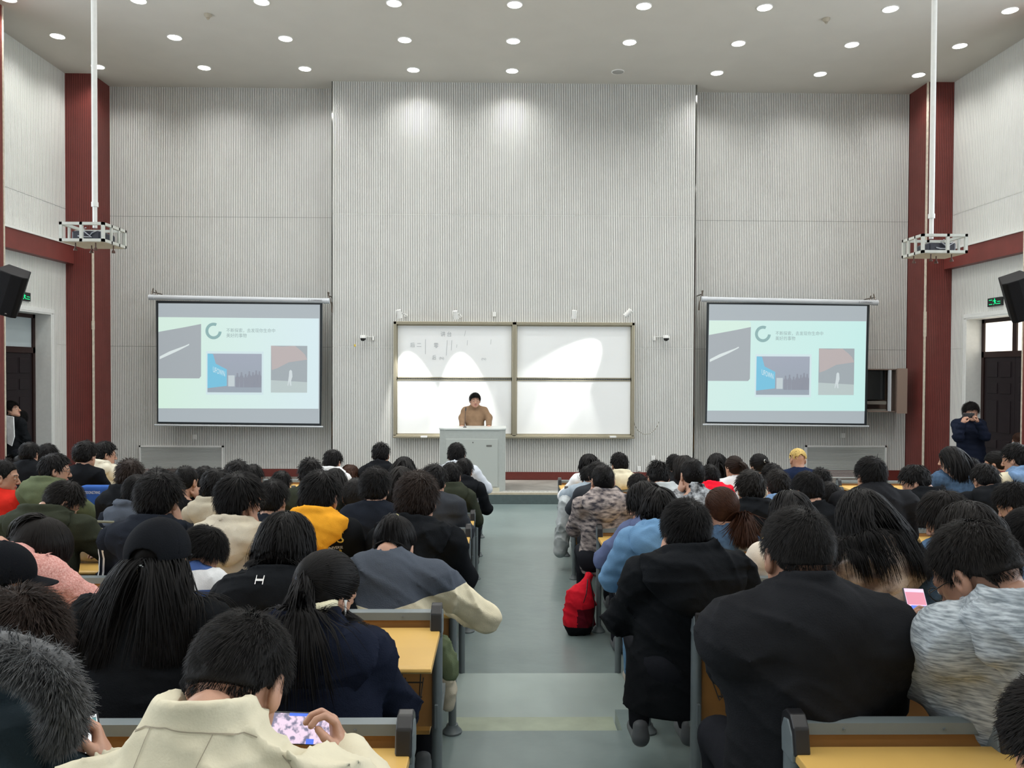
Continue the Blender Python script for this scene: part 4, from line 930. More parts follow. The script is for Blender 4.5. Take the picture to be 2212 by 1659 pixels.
m_trous = cloth('dark_trousers', (.014, .015, .019)); m_denim = cloth('denim_trousers', (.05, .075, .12)); m_shoe = mat('pale_shoe', (.36, .33, .29), .6); m_shoed = mat('grey_shoe', (.10, .11, .12), .6, noise=.1)
m_sole = mat('white_sole', (.5, .5, .48), .6); m_glass = mat('spectacle_frame', (.02, .02, .02), .3, metal=.5)
# seated legs, shared by everyone who sits (origin between the hips, z = floor)
def legs_sdf(p):
    x = np.abs(p[:, 0]); q = np.stack([x, p[:, 1], p[:, 2]], 1)
    d = sd_cone(q, A(.09, -.04, .53), A(.115, .40, .50), .100, .066, (1, 1, 1.05)); d = smin(d, sd_cone(q, A(.115, .40, .50), A(.115, .37, .10), .064, .046), .03)
    d = smin(d, sd_ell(q, A(.06, -.05, .55), (.13, .13, .11)), .05); d = np.maximum(d, .07 - q[:, 2])
    return d - wrinkle(p, .006, 30, 5, (0, .6, .6))
LEGV, LEGF = nets(legs_sdf, (-.28, -.24, .04), (.28, .52, .70), .017)
def shoe_sdf(p):
    d = sd_cone(p, A(0, -.04, .045), A(0, .12, .030), .040, .038, (1, 1, 1)); d = smin(d, sd_cone(p, A(0, -.05, .06), A(0, -.04, .10), .038, .036), .02)
    return np.maximum(d, -p[:, 2])
SHV, SHF = nets(shoe_sdf, (-.07, -.12, -.01), (.07, .19, .15), .008)
shoe_me = {}
def shoe_mesh(m):
    if m.name not in shoe_me:
        zc = SHV[SHF].mean(1)[:, 2]; shoe_me[m.name] = mesh_np('shoe', SHV, SHF, [m, m_sole], (zc < .02).astype(int))
    return shoe_me[m.name]
leg_me = {}
def legs_mesh(m):
    if m.name not in leg_me: leg_me[m.name] = mesh_np('trousers', LEGV, LEGF, [m])
    return leg_me[m.name]
def link(name, me, parent=None, loc=None):
    o = bpy.data.objects.new(name, me); COL.objects.link(o)
    if parent is not None: o.parent = parent
    if loc is not None: o.location = loc
    return o
def rotm(yaw, pitch, roll):
    return np.array((Matrix.Rotation(-math.radians(yaw), 3, 'Z') @ Matrix.Rotation(-math.radians(pitch), 3, 'X') @ Matrix.Rotation(math.radians(roll), 3, 'Y')))
HAND_SKIN = 0
def two_tone(ma, mb_, kind, N_, T_):
    """cloth woven in two colours: bands (1) or contrasting shoulders (2), fixed to the garment itself"""
    m = ma.copy(); nt = m.node_tree; Nn = nt.nodes; L = nt.links; b = Nn['Principled BSDF']
    src = b.inputs['Base Color'].links[0].from_socket; r2 = Nn.new('ShaderNodeRGB'); r2.outputs[0].default_value = tuple(mb_.node_tree.nodes['Principled BSDF'].inputs['Base Color'].default_value)
    tc = Nn.new('ShaderNodeTexCoord'); sp = Nn.new('ShaderNodeSeparateXYZ'); L.new(tc.outputs['Object'], sp.inputs[0])
    def M2(op, a, b_):
        n = Nn.new('ShaderNodeMath'); n.operation = op
        for i, v in enumerate((a, b_)):
            if v is None: continue
            if isinstance(v, (int, float)): n.inputs[i].default_value = v
            else: L.new(v, n.inputs[i])
        return n.outputs[0]
    if kind == 1: fac = M2('LESS_THAN', M2('SINE', M2('MULTIPLY_ADD', sp.outputs[2], 2 * PI / .155), None), 0)
    else:
        ax = M2('ABSOLUTE', M2('SUBTRACT', sp.outputs[0], float(N_[0])), None); fac = M2('GREATER_THAN', sp.outputs[2], M2('ADD', M2('MULTIPLY', ax, .22), float(N_[2] - .185)))
    if kind == 1:
        for n in Nn:
            if n.type == 'MATH' and n.operation == 'MULTIPLY_ADD': n.inputs[2].default_value = -float(T_[2]) * 2 * PI / .155 + .5
    mx = Nn.new('ShaderNodeMix'); mx.data_type = 'RGBA'; L.new(fac, mx.inputs[0]); L.new(src, mx.inputs[6]); L.new(r2.outputs[0], mx.inputs[7]); L.new(mx.outputs[2], b.inputs['Base Color']); return m
PEOPLE = {}
def person(px, top, w, row, label, hair='short', hc='black', coat=None, style='plain', hood=None, arms='desk', yaw=0, pitch=8, roll=0, bulk=1.0, d=None, hs=None,
           seed=None, legs=True, glasses=False, cap=None, collar=None, lod=None, skin=None, hipx=0, standing=False, hand='relaxed', hands=None, elbows=None, hopt=None,
           trousers=None, shoes=None, wr=.014, stripes=None, hemz=None, back=False, fur=None, nup=.03, nback=.0, kb=.05, skirt=None, reach=(0,0), hood_scale=1.0, group=None, elbow_out=0, sh_drop=.018, sleeve=None, name='person', fz=None, earv=None, face_to=None, torsoyaw=0):
    seed = seed if seed is not None else int(px * 7 + top) % 9973; r = np.random.default_rng(seed)
    if row == 'auto':
        best = None
        for k_ in range(9):
            dd = min(max(FPX * .186 / w, ROWD[k_] - .84), ROWD[k_] - .50); zz = 2.2 - (top - 800) * dd / FPX - floor_z(dd - .1)
            cst = abs(math.log(w * dd / FPX / .19)) * 1.0 + abs(zz - 1.30) * 1.4
            if best is None or cst < best[0]: best = (cst, k_, zz)
        row = best[1]
    if d is None:
        d = FPX * .186 / w
        if row is not None: d = min(max(d, ROWD[row] - .84), ROWD[row] - .50)
    if hs is None: hs = min(1.16, max(.88, w * d / FPX / .186))
    if fz is None: fz = floor_z(d - .1)
    if lod is None: lod = 0 if d < 3.9 else 1 if d < 6.3 else 2
    top_w = npv(P(px, top, d)); R = rotm(yaw, pitch, roll)
    ax = np.linalg.norm(R.T @ A(0, 0, 1) * A(.092, .112, .104)); c0 = R @ A(0, -.014, .034)
    C = top_w - A(0, 0, ax * hs) - c0 * hs
    H = np.eye(4); H[:3, :3] = R * hs; H[:3, 3] = C
    fs = -1.0 if back else 1.0
    N = C + (R @ A(0, -.045, -.13)) * hs * .75 + A(0, -.035 * fs, -.12) * hs * .25
    N = N + A(0, -nback, nup)
    T = N + A(0, -.03 * fs, -.07)
    if standing: hip = A(C[0] + hipx, C[1] - .03, fz + .92)
    else:
        hz = fz + .54; L_ = max(.50, 0); dz = T[2] - hz
        bk = math.sqrt(max(0, L_ * L_ - dz * dz)) if dz < L_ else .03
        hy = T[1] - min(bk, .40)
        if row is not None: hy = max(hy, ROWD[row] - 1.03 + .24)
        hip = A(C[0] + hipx, hy, hz)
    b = bulk
    SL = [N + A(-.160 * b, -.012 * fs, -.070 - sh_drop), N + A(.160 * b, -.012 * fs, -.070 - sh_drop)]
    if torsoyaw:
        cy, sy = math.cos(math.radians(-torsoyaw)), math.sin(math.radians(-torsoyaw))
        for i in (0, 1):
            v = SL[i] - N; SL[i] = N + A(v[0] * cy - v[1] * sy, v[0] * sy + v[1] * cy, v[2])
    dz_ = ROWTOP[row] if row is not None else fz + .75; dy = (ROWD[row] - .42) if row is not None else 99
    E = [None, None]; W = [None, None]; HD = [None, None]; HP = [None, None]
    ar = arms if isinstance(arms, (list, tuple)) else (arms, arms)
    for i, s in ((0, -1), (1, 1)):
        S = SL[i]; a = ar[i]
        if a == 'desk':
            e = S + A(s * (.085 + elbow_out), .13, -.235); 
            if e[1] > dy - .05: e[2] = max(e[2], dz_ + .055)
            wv = A(C[0] + s * .08, max(e[1] + .17, dy + .10), dz_ + .045); v = wv - e; wv = e + v / np.linalg.norm(v) * .235
            E[i], W[i] = e, wv; HD[i] = A(-s * .5, 1, -.1); HP[i] = A(0, 0, -1)
        elif a == 'chin':
            e = A(S[0] + s * (.05 + elbow_out), min(S[1] + .22, max(S[1] + .12, dy + .04)), max(dz_ + .055, S[2] - .27)); wv = C + (R @ A(s * .085, .030, -.115)) * hs
            E[i], W[i] = e, wv; HD[i] = A(-s * .15, .05, 1); HP[i] = A(-s, .1, .1)
        elif a == 'out':
            e = S + A(s * (.16 + elbow_out), .10, -.20); 
            if e[1] > dy - .05: e[2] = max(e[2], dz_ + .055)
            wv = e + A(-s * .16, .17, .0); wv[2] = max(wv[2], dz_ + .045); E[i], W[i] = e, wv; HD[i] = A(-s * .8, .6, 0); HP[i] = A(0, 0, -1)
        elif a == 'lap':
            e = S + A(s * (.07 + elbow_out), .03, -.27); wv = e + A(-s * .08, .20, -.08); E[i], W[i] = e, wv; HD[i] = A(-s * .3, 1, -.2); HP[i] = A(0, 0, -1)
        elif a == 'down':
            e = S + A(s * .05, -.01, -.29); wv = e + A(-s * .0, .06, -.25); E[i], W[i] = e, wv; HD[i] = A(0, .1, -1); HP[i] = A(-s, 0, 0)
    if elbows:
        for i in (0, 1):
            if elbows[i] is not None: E[i] = npv(elbows[i])
    hk = [hand, hand]
    if hands:
        for i in (0, 1):
            if hands[i] is not None:
                W[i] = npv(hands[i][0]); HD[i] = npv(hands[i][1]); HP[i] = npv(hands[i][2]); hk[i] = hands[i][3] if len(hands[i]) > 3 else hand
    # ---- clothing shape
    qs = seed * 3 + 1; pf = style == 'puffer'; th = 1.12 if pf else 1.0
    rch = .152 * b * th; axc = A(1, 1.32, 1); md = hip * .38 + T * .62 + A(0, .012 * fs, 0)
    sl_r = (.068 * th * (b ** .5), .060 * th, .046 * th)
    if sleeve: sl_r = tuple(x * sleeve for x in sl_r)
    hz0 = hemz if hemz is not None else hip[2] - .14
    def torso(p):
        d_ = sd_cone(p, hip + A(0, 0, -.04), md, .165 * b * th, rch * 1.04, axc); d_ = smin(d_, sd_cone(p, md, T + A(0, 0, -.04), rch, .125 * b * th, axc), .05)
        d_ = smin(d_, sd_cone(p, SL[0], SL[1], .066 * th, .066 * th, (1, 1.0, 1)), .05)
        d_ = smin(d_, sd_cone(p, N + A(0, -.008, -.01), SL[0] * .55 + N * .45 + A(0, 0, .0), .060, .056), .03); d_ = smin(d_, sd_cone(p, N + A(0, -.008, -.01), SL[1] * .55 + N * .45, .060, .056), .03)
        if skirt is not None: d_ = smin(d_, sd_cone(p, hip + A(skirt * .4, 0, -.06), A(hip[0] + skirt, hip[1] + .03, hz0 + .06), .175 * b, .185 * b, (1, 1.25, 1)), .06)
        if standing: d_ = smin(d_, sd_cone(p, hip + A(0, 0, .05), hip + A(0, 0, -.06), .15 * b, .165 * b, (1, 1.35, 1)), .05)
        return d_
    def coatf(p):
        d_ = torso(p)
        for i in (0, 1):
            a = smin(sd_cone(p, SL[i], E[i], sl_r[0], sl_r[1]), sd_cone(p, E[i], W[i], sl_r[1], sl_r[2]), .03); d_ = smin(d_, a, kb)
        return d_
    def quilt(p):
        if pf: return .011 * np.abs(np.sin(p[:, 2] * PI / .078 + .6 * np.sin(p[:, 0] * 7))) ** .5 - .006
        return 0
    def coats(p):
        d_ = coatf(p); d_ = d_ - wrinkle(p - C.astype(p.dtype), wr * (.7 if pf else 1), 26, qs) - quilt(p)
        if collar == 'high':
            tq = (p - (N + A(0, -.010, .022)).astype(p.dtype)); rr_ = np.sqrt(tq[:, 0] ** 2 + tq[:, 1] ** 2) - .076; cz = np.maximum(np.abs(tq[:, 2] + tq[:, 1] * .35) - .030, 0); d_ = smin(d_, np.sqrt(rr_ ** 2 + cz ** 2) - .010, .045)
        if collar in ('stand', 'turtle'):
            tq = (p - (N + A(0, -.004, .018)).astype(p.dtype)); rr_ = np.sqrt(tq[:, 0] ** 2 + (tq[:, 1] * 1.0) ** 2) - .066; zz = tq[:, 2] - tq[:, 1] * -.25
            cz = np.maximum(np.abs(zz) - (.030 if collar == 'stand' else .034), 0); d_ = smin(d_, np.sqrt(rr_ ** 2 + cz ** 2) - .011, .012)
        d_ = smax(d_, hz0 - p[:, 2], .02)
        for i in (0, 1):     # cuffs end before the hands
            v = W[i] - E[i]; v = v / np.linalg.norm(v); d_ = np.where((np.linalg.norm(p - W[i].astype(p.dtype), axis=1) < .13), smax(d_, ((p - W[i].astype(p.dtype)) @ v.astype(p.dtype)) - .012, .008), d_)
        d_ = smax(d_, -sd_cone(p, N + A(0, .0, .03), C + (R @ A(0, -.03, .02)) * hs, .054, .078), .008)
        return d_
    pts = np.stack([hip, md, T, SL[0], SL[1], E[0], E[1], W[0], W[1], N + A(0, 0, .05)]); lo = pts.min(0) - .20; hi = pts.max(0) + .13; lo[2] = max(lo[2], hz0 - .03)
    vh = (.0105, .0155, .022)[lod]
    V, F = nets(coats, lo, hi, vh)
    org = A(hip[0], hip[1], fz)
    # ---- body
    def bodyf(p):
        d_ = sd_cone(p, hip, T, .105, .085, (1, 1.3, 1)); d_ = smin(d_, sd_cone(p, SL[0], SL[1], .04, .04), .04); d_ = smin(d_, sd_cone(p, T, N + A(0, 0, .02), .07, .05), .03)
        for i in (0, 1): d_ = smin(d_, smin(sd_cone(p, SL[i], E[i], .040, .034), sd_cone(p, E[i], W[i], .034, .024), .01), .02)
        if standing:
            for s in (-1, 1): d_ = smin(d_, sd_cone(p, hip + A(s * .08, 0, 0), A(hip[0] + s * .09, hip[1], fz + .08), .075, .035), .03)
        else:
            for s in (-1, 1): d_ = smin(d_, sd_cone(p, hip + A(s * .09, 0, -.01), A(hip[0] + s * .115, hip[1] + .40, fz + .5), .07, .045), .03); d_ = smin(d_, sd_cone(p, A(hip[0] + s * .115, hip[1] + .40, fz + .5), A(hip[0] + s * .115, hip[1] + .38, fz + .07), .045, .03), .02)
        return d_
    lo2 = lo.copy(); lo2[2] = fz + .02; hi2 = hi.copy(); hi2[1] = max(hi2[1], hip[1] + .5)
    bV, bF = nets(bodyf, lo2, hi2, (.02, .024, .03)[lod])
    hV, hF, hM = HEADS[0 if lod == 0 else 1]
    parts = [(bV, bF, 0), (hV @ H[:3, :3].T + C, hF, hM)]
    for i in (0, 1): parts.append(hand_at(hk[i], 0 if lod == 0 else 1, W[i], HD[i], HP[i], i == 1, .96 * hs ** .5))
    BV, BF, BM = cat(parts)
    sk = skin or m_skin
    root = link(name, mesh_np(name, BV - org, BF, [sk, m_lip, m_eyed, m_eyew], BM), None, tuple(org))
    tag(root, label, 'person', group)
    # ---- jacket
    cm_ = coat if coat is not None else cloth('black_jacket', (.011, .0115, .013))
    mats = cm_ if isinstance(cm_, list) else [cm_]
    mi = None
    if stripes is not None: mats = [two_tone(cm_[0], cm_[1], stripes, N - org, T - org)]
    jk = link('jacket' if style != 'sweater' else 'sweater', mesh_np('jacket', V - org, F, mats, mi), root)
    # ---- hood
    if hood is not None:
        hm, sc = (hood, 1.0) if not isinstance(hood, tuple) else hood
        sc *= hood_scale; B0 = N + A(0, -.072, -.020)
        def hoodf(p):
            b1 = B0 + A(0, -.042, -.035 * sc)
            d_ = sd_ell(p, b1, (.158 * sc, .060 * sc, .088 * sc)); d_ = smin(d_, sd_ell(p, B0 + A(0, -.052, -.105 * sc), (.085 * sc, .045 * sc, .055 * sc)), .045)
            d_ = smin(d_, sd_cone(p, B0 + A(-.125 * sc, .0, .0), N + A(-.078, .075, -.015), .045, .032), .035); d_ = smin(d_, sd_cone(p, B0 + A(.125 * sc, .0, .0), N + A(.078, .075, -.015), .045, .032), .035)
            tq = p - (N + A(0, -.018, .016)).astype(p.dtype)
            rr_ = np.sqrt(tq[:, 0] ** 2 + (tq[:, 1] * 1.05) ** 2) - .098; zz = tq[:, 2] + tq[:, 1] * .30
            d_ = smin(d_, np.sqrt(rr_ ** 2 + (zz * .8) ** 2) - .026, .018)
            u = p - C.astype(p.dtype); an = np.arctan2(u[:, 0], -u[:, 2] - .02)
            d_ = d_ - .010 * np.abs(np.sin(an * 3.2 + 1.1 * np.sin(u[:, 2] * 22 + seed))) ** 2 * np.exp(-((np.sqrt(u[:, 0] ** 2 + u[:, 2] ** 2) - .21) / .07) ** 2)
            d_ = smax(d_, -sd_ell(p, N + A(0, -.01, .080), (.082, .086, .088)), .010)
            return d_ - wrinkle(p - C.astype(p.dtype), wr * 1.1, 24, qs + 3, (.2, .1, 1)) + .004
        V2, F2 = nets(hoodf, B0 - A(.26, .18, .24) * sc, B0 + A(.26, .26, .16), (.0085, .013, .019)[lod])
        link('hood', mesh_np('hood', V2 - org, F2, [hm]), root)
    # ---- hair
    hmx = HAIR[hc]; fb = coatf
    if hood is not None:
        hf = hoodf; fb = lambda p: np.minimum(coatf(p), hf(p))
    if cap is None or hair not in ('none',):
        if hair in ('short', 'crew', 'fade', 'fluffy', 'bowl', 'spiky'):
            hv, hf2 = short_hair(hair, lod, seed % (3 if lod == 0 else 2)); hv = hv @ H[:3, :3].T + C
        else:
            o = dict(hopt or {})
            if cap is not None: o.setdefault('zmax', .035); o.setdefault('vol', .003)
            o.setdefault('mode', {'long': 'loose', 'bob': 'loose', 'pony': 'tail', 'bun': 'bun'}[hair])
            if hair == 'long': o.setdefault('length', .34)
            if hair == 'bob': o.setdefault('length', .085); o.setdefault('vol', .014)
            if hair == 'pony': o.setdefault('tie', (.0, -.125, .055)); o.setdefault('taild', (R @ A(0, -1, .15)))
            if hair == 'bun': o.setdefault('tie', (.0, -.112, .06)); o.setdefault('taild', (R @ A(0, -1, .3)))
            hv, hf2 = long_hair(r, H, hs, fb, lod, **o)
        hob = link('hair', mesh_np('hair', hv - org, hf2, [hmx]), root)
    if cap is not None:
        m_c, cyaw = cap
        cr = rotm(yaw + cyaw, pitch, roll) * hs
        def capf(p):
            d_ = sd_ell(p, A(0, -.012, .036), (.095, .116, .108)); d_ = smax(d_, .018 - p[:, 2] + p[:, 1] * .10, .008); d_ = smax(d_, -sd_ell(p, A(0, -.012, .032), (.090, .111, .102)), .003)
            d_ = smax(d_, -sd_ell(p, A(0, -.125, .022), (.042, .05, .032)), .004)
            br = smax(sd_ell(p, A(0, .085, .030), (.078, .095, .030)), np.abs(p[:, 2] - .034 + p[:, 0] ** 2 * 4.5 + (p[:, 1] - .09) * .18) - .003, .003); br = smax(br, .07 - p[:, 1], .004)
            d_ = smin(d_, br, .004); d_ = smin(d_, sd_ell(p, A(0, -.01, .143), (.008, .008, .005)), .003)
            an = np.arctan2(p[:, 0], p[:, 1] + .012); return d_ + .0012 * np.exp(-(np.sin(an * 3) ** 2) * 300) * (p[:, 2] > .03)
        cv, cf = nets(capf, (-.11, -.14, -.0), (.11, .20, .16), (.0032, .0055, .008)[lod]); cv = cv @ cr.T + C
        link('cap', mesh_np('cap', cv - org, cf, [m_c]), root)
    if glasses:
        q = MB(); 
        for s in (-1, 1):
            pts_ = [C + (R @ A(s * .034 + .024 * math.cos(a), .101, .0 + .018 * math.sin(a))) * hs for a in np.linspace(0, 2 * PI, 15)]; q.tube([Vector(x - org) for x in pts_], .0016, 5, cap=False)
            q.tube([Vector(C + (R @ A(s * .058, .098, .006)) * hs - org), Vector(C + (R @ A(s * .080, .03, .008)) * hs - org), Vector(C + (R @ A(s * .083, -.012, .0)) * hs - org)], .0016, 5)
        q.tube([Vector(C + (R @ A(-.011, .105, .004)) * hs - org), Vector(C + (R @ A(.011, .105, .004)) * hs - org)], .0016, 5)
        go = q.build('spectacles', [m_glass], None, smooth=True); go.parent = root
    # ---- legs and shoes
    tm = trousers or m_trous
    if not standing and legs:
        sh = fz + .54 - .53; t = link('trousers', legs_mesh(tm), root, (0, 0, 0)); ls = A(0, 0, 0)
        for s in (-1, 1): link('shoe', shoe_mesh(shoes or m_shoed), root, (s * .115, .37, 0))
    elif standing:
        def sl(p):
            x = np.abs(p[:, 0]); q = np.stack([x, p[:, 1], p[:, 2]], 1); d_ = sd_cone(q, A(.075, 0, .9), A(.095, .015, .48), .105, .075); d_ = smin(d_, sd_cone(q, A(.095, .015, .48), A(.095, -.01, .07), .073, .055), .03); d_ = smin(d_, sd_ell(q, A(0, 0, .95), (.165, .12, .10)), .04)
            return np.maximum(d_, .06 - q[:, 2]) - wrinkle(p, .005, 26, 3)
        v, f_ = nets(sl, (-.25, -.2, .03), (.25, .2, 1.1), .016); link('trousers', mesh_np('trousers', v, f_, [tm]), root)
        for s in (-1, 1):
            so = link('shoe', shoe_mesh(shoes or m_shoed), root, (s * .095, 0, 0))
            if face_to: so.rotation_euler = (0, 0, PI)
    info = dict(root=root, C=C, N=N, T=T, hip=hip, SL=SL, E=E, W=W, R=R, H=H, hs=hs, d=d, coat=coatf, coatd=coats, jacket=jk, org=org, fz=fz)
    return info
def decal(info, name, q, m, off=.004, parent=None, src=None):
    """lay a flat pattern (world verts in MB q) on the jacket by dropping it along +Y"""
    me = (src or info['jacket']).data; o = Vector(info['org'])
    bv = BVHTree.FromPolygons([v.co + o for v in me.vertices], [tuple(p.vertices) for p in me.polygons])
    out = []
    for v in q.v:
        h_ = bv.ray_cast(Vector((v[0], v[1] - 1.0, v[2])), Vector((0, 1, 0)))
        out.append((v[0], h_[0].y - off, v[2]) if h_[0] is not None else None)
    ok = [(f, m2) for f, m2 in zip(q.f, q.m) if all(out[i] is not None for i in f) and max(out[i][1] for i in f) - min(out[i][1] for i in f) < .06]
    q.f = [f for f, _ in ok]; q.m = [m2 for _, m2 in ok]; out = [v if v is not None else tuple(o) for v in out]
    q.v = [(a - o.x, b - o.y, c - o.z) for a, b, c in out]
    ob = q.build(name, m if isinstance(m, list) else [m], None, fix=False); ob.parent = parent or info['root']; return ob
# ================================================================ PEOPLE IN THE HALL
ILL = 0.98
def K(name, r, g, b, **k):
    c = tuple(min(.85, v / ILL) for v in srgb(r, g, b)); return cloth(name, c, **k)
BK = K('black_cloth', 24, 26, 29); BK2 = K('soft_black_cloth', 33, 34, 37); NV = K('navy_cloth', 25, 30, 44); NV2 = K('dark_navy_cloth', 30, 34, 42)
GR = K('charcoal_cloth', 55, 58, 63); SL8 = K('slate_cloth', 74, 80, 90); OL = K('dark_olive_cloth', 50, 54, 44); OG = K('olive_green_cloth', 92, 100, 76)
BG = K('beige_cotton', 205, 198, 175, bump=.10, noise=.05); BG2 = K('sand_cotton', 196, 188, 170); BG3 = K('stone_cotton', 172, 164, 146); CR = K('cream_cloth', 214, 206, 180); CR2 = K('cream_coat_cloth', 205, 194, 180)
WH = K('white_cloth', 222, 224, 226); WG = K('silver_white_cloth', 196, 202, 210, rough=.45); LG = K('light_grey_cloth', 172, 178, 180); IV = K('ivory_padded_cloth', 205, 200, 182)
RD = K('scarlet_cloth', 215, 50, 40); RD2 = K('bright_red_hood_cloth', 228, 30, 52); YE = K('mustard_orange_cloth', 226, 158, 46); YE2 = K('yellow_sleeve_cloth', 214, 170, 30)
DN = K('denim_cloth', 70, 92, 118, noise=.25, nscale=30); DN2 = K('pale_denim_cloth', 112, 140, 175, noise=.2, nscale=30); PW = K('periwinkle_cloth', 88, 98, 130); SB = K('steel_blue_cloth', 98, 134, 168, rough=.5); BL = K('blue_stripe_cloth', 72, 96, 150)
PK = K('pink_fleece', 214, 168, 160, col2=tuple(v / ILL for v in srgb(188, 128, 120)), nscale=160, bump=.6, bscale=90); CM = K('camel_knit', 132, 108, 86, bump=.3, bscale=150); MR = K('maroon_cloth', 120, 50, 52); SG = K('sage_green_cloth', 84, 98, 88)
HG = K('heather_grey_knit', 176, 184, 190, col2=tuple(v / ILL for v in srgb(112, 120, 126)), nscale=26, stretch=(1, 1, 7)); TD = K('tie_dye_fleece', 188, 176, 168, col2=tuple(v / ILL for v in srgb(96, 84, 82)), nscale=11, bump=.5)
TRI = K('tribal_grey_cloth', 176, 164, 158, col2=tuple(v / ILL for v in srgb(62, 60, 66)), nscale=16, stretch=(1, 1, 2.2)); FLO = K('black_white_floral_cloth', 190, 195, 200, col2=tuple(v / ILL for v in srgb(26, 28, 34)), nscale=22); SHP = K('grey_sherpa', 170, 170, 168, bump=1, bscale=60, col2=tuple(v / ILL for v in srgb(120, 122, 122)), nscale=60)
GW = K('grey_blue_tee', 140, 156, 168)
capblack = K('black_cap_cloth', 22, 24, 28); captan = K('tan_cap_cloth', 192, 166, 104)
m_metal = mat('bright_metal', (.6, .6, .6), .25, metal=1.0)
A_ = 'auto'
pp = {}
# ---------------- standing people
x_, z_ = P(1026, 848, 13.83).x, 1.8
podz = 1.235
lec = person(1026, 848, 24, None, 'person in camel turtleneck sweater standing behind the grey lectern, hands on its top', hair='short', coat=CM, style='sweater', collar='turtle', standing=True, back=True, yaw=172, pitch=2, d=13.80, fz=.18, hs=1.02, lod=1, bulk=1.0,
             elbows=(P(999, 902, 13.78), P(1056, 902, 13.78)), hands=((P(998, 920, 13.62), (0, -1, -.15), (0, 0, -1), 'flat'), (P(1056, 920, 13.62), (0, -1, -.15), (0, 0, -1), 'flat')), face_to=True, wr=.006)
cmn = person(2097, 869, 31, None, 'person in navy quilted jacket photographing the hall, standing before the right door', hair='fluffy', coat=NV, style='puffer', standing=True, back=True, yaw=188, pitch=4, d=12.0, fz=0, hs=1.1, lod=1, bulk=1.1,
             elbows=(P(2070, 945, 11.75), P(2128, 942, 11.75)), hands=((P(2079, 914, 11.72), (.35, -.1, 1), (1, .2, -.2), 'curled'), (P(2112, 912, 11.72), (-.35, -.1, 1), (-1, .2, -.2), 'curled')), face_to=True)
q = MB(); c = P(2093, 898, 11.74); q.box((c.x - .10, c.y - .006, c.z - .035), (c.x + .085, c.y + .006, c.z + .04)); q.cyl((c.x - .06, c.y - .006, c.z + .015), (c.x - .06, c.y - .012, c.z + .015), .014, 12)
tag(q.build('smartphone', [m_blk], bevel=.004), 'dark phone held up by the person photographing at the right door', 'phone')
person(2203, 934, 27, None, 'person with reddish hair in pale striped shirt leaning behind the right red column', hair='long', hc='red', coat=K('pale_striped_shirt', 170, 182, 188, noise=.5, nscale=60, stretch=(4, 4, .3)), standing=True, yaw=-62, pitch=12, d=12.35, fz=0, hs=.95, lod=1, arms='down')
person(21, 866, 27, None, 'person in black jacket over white shirt looking up beside the left door', hair='short', coat=BK, standing=True, yaw=75, pitch=-12, d=12.2, fz=0, lod=1, arms='lap', collar=None)
q = MB(); c = P(18, 915, 11.98); q.prism([(c.x - .03, c.y, c.z + .12), (c.x + .075, c.y, c.z + .10), (c.x + .085, c.y, c.z - .20), (c.x + .045, c.y, c.z - .34), (c.x - .02, c.y, c.z - .3)], (0, .02, 0)); q.build('shirt_front', [WH], [o for o in COL.objects if o.get('label', '').startswith('person in black jacket over white shirt')][0])
person(40, 884, 27, None, 'person in dark coat with red strap looking down at a phone by left door', hair='bowl', coat=BK2, standing=True, yaw=60, pitch=42, d=12.55, fz=0, lod=1, arms='lap', trousers=m_trous)
q = MB(); c = P(54, 938, 12.3); q.box((c.x - .03, c.y - .01, c.z - .05), (c.x + .03, c.y, c.z + .06)); tag(q.build('smartphone', [mat('pale_phone', (.5, .5, .5), .3)], bevel=.004), 'pale phone in the hand of the dark coated person by the left door', 'phone')
q = MB(); q.tube([P(37, 912, 12.28), P(41, 921, 12.26), P(42, 930, 12.28)], .012, 6); q.build('red_strap', [K('red_strap', 200, 50, 60)], [o for o in COL.objects if 'red strap' in o.get('label', '')][0])
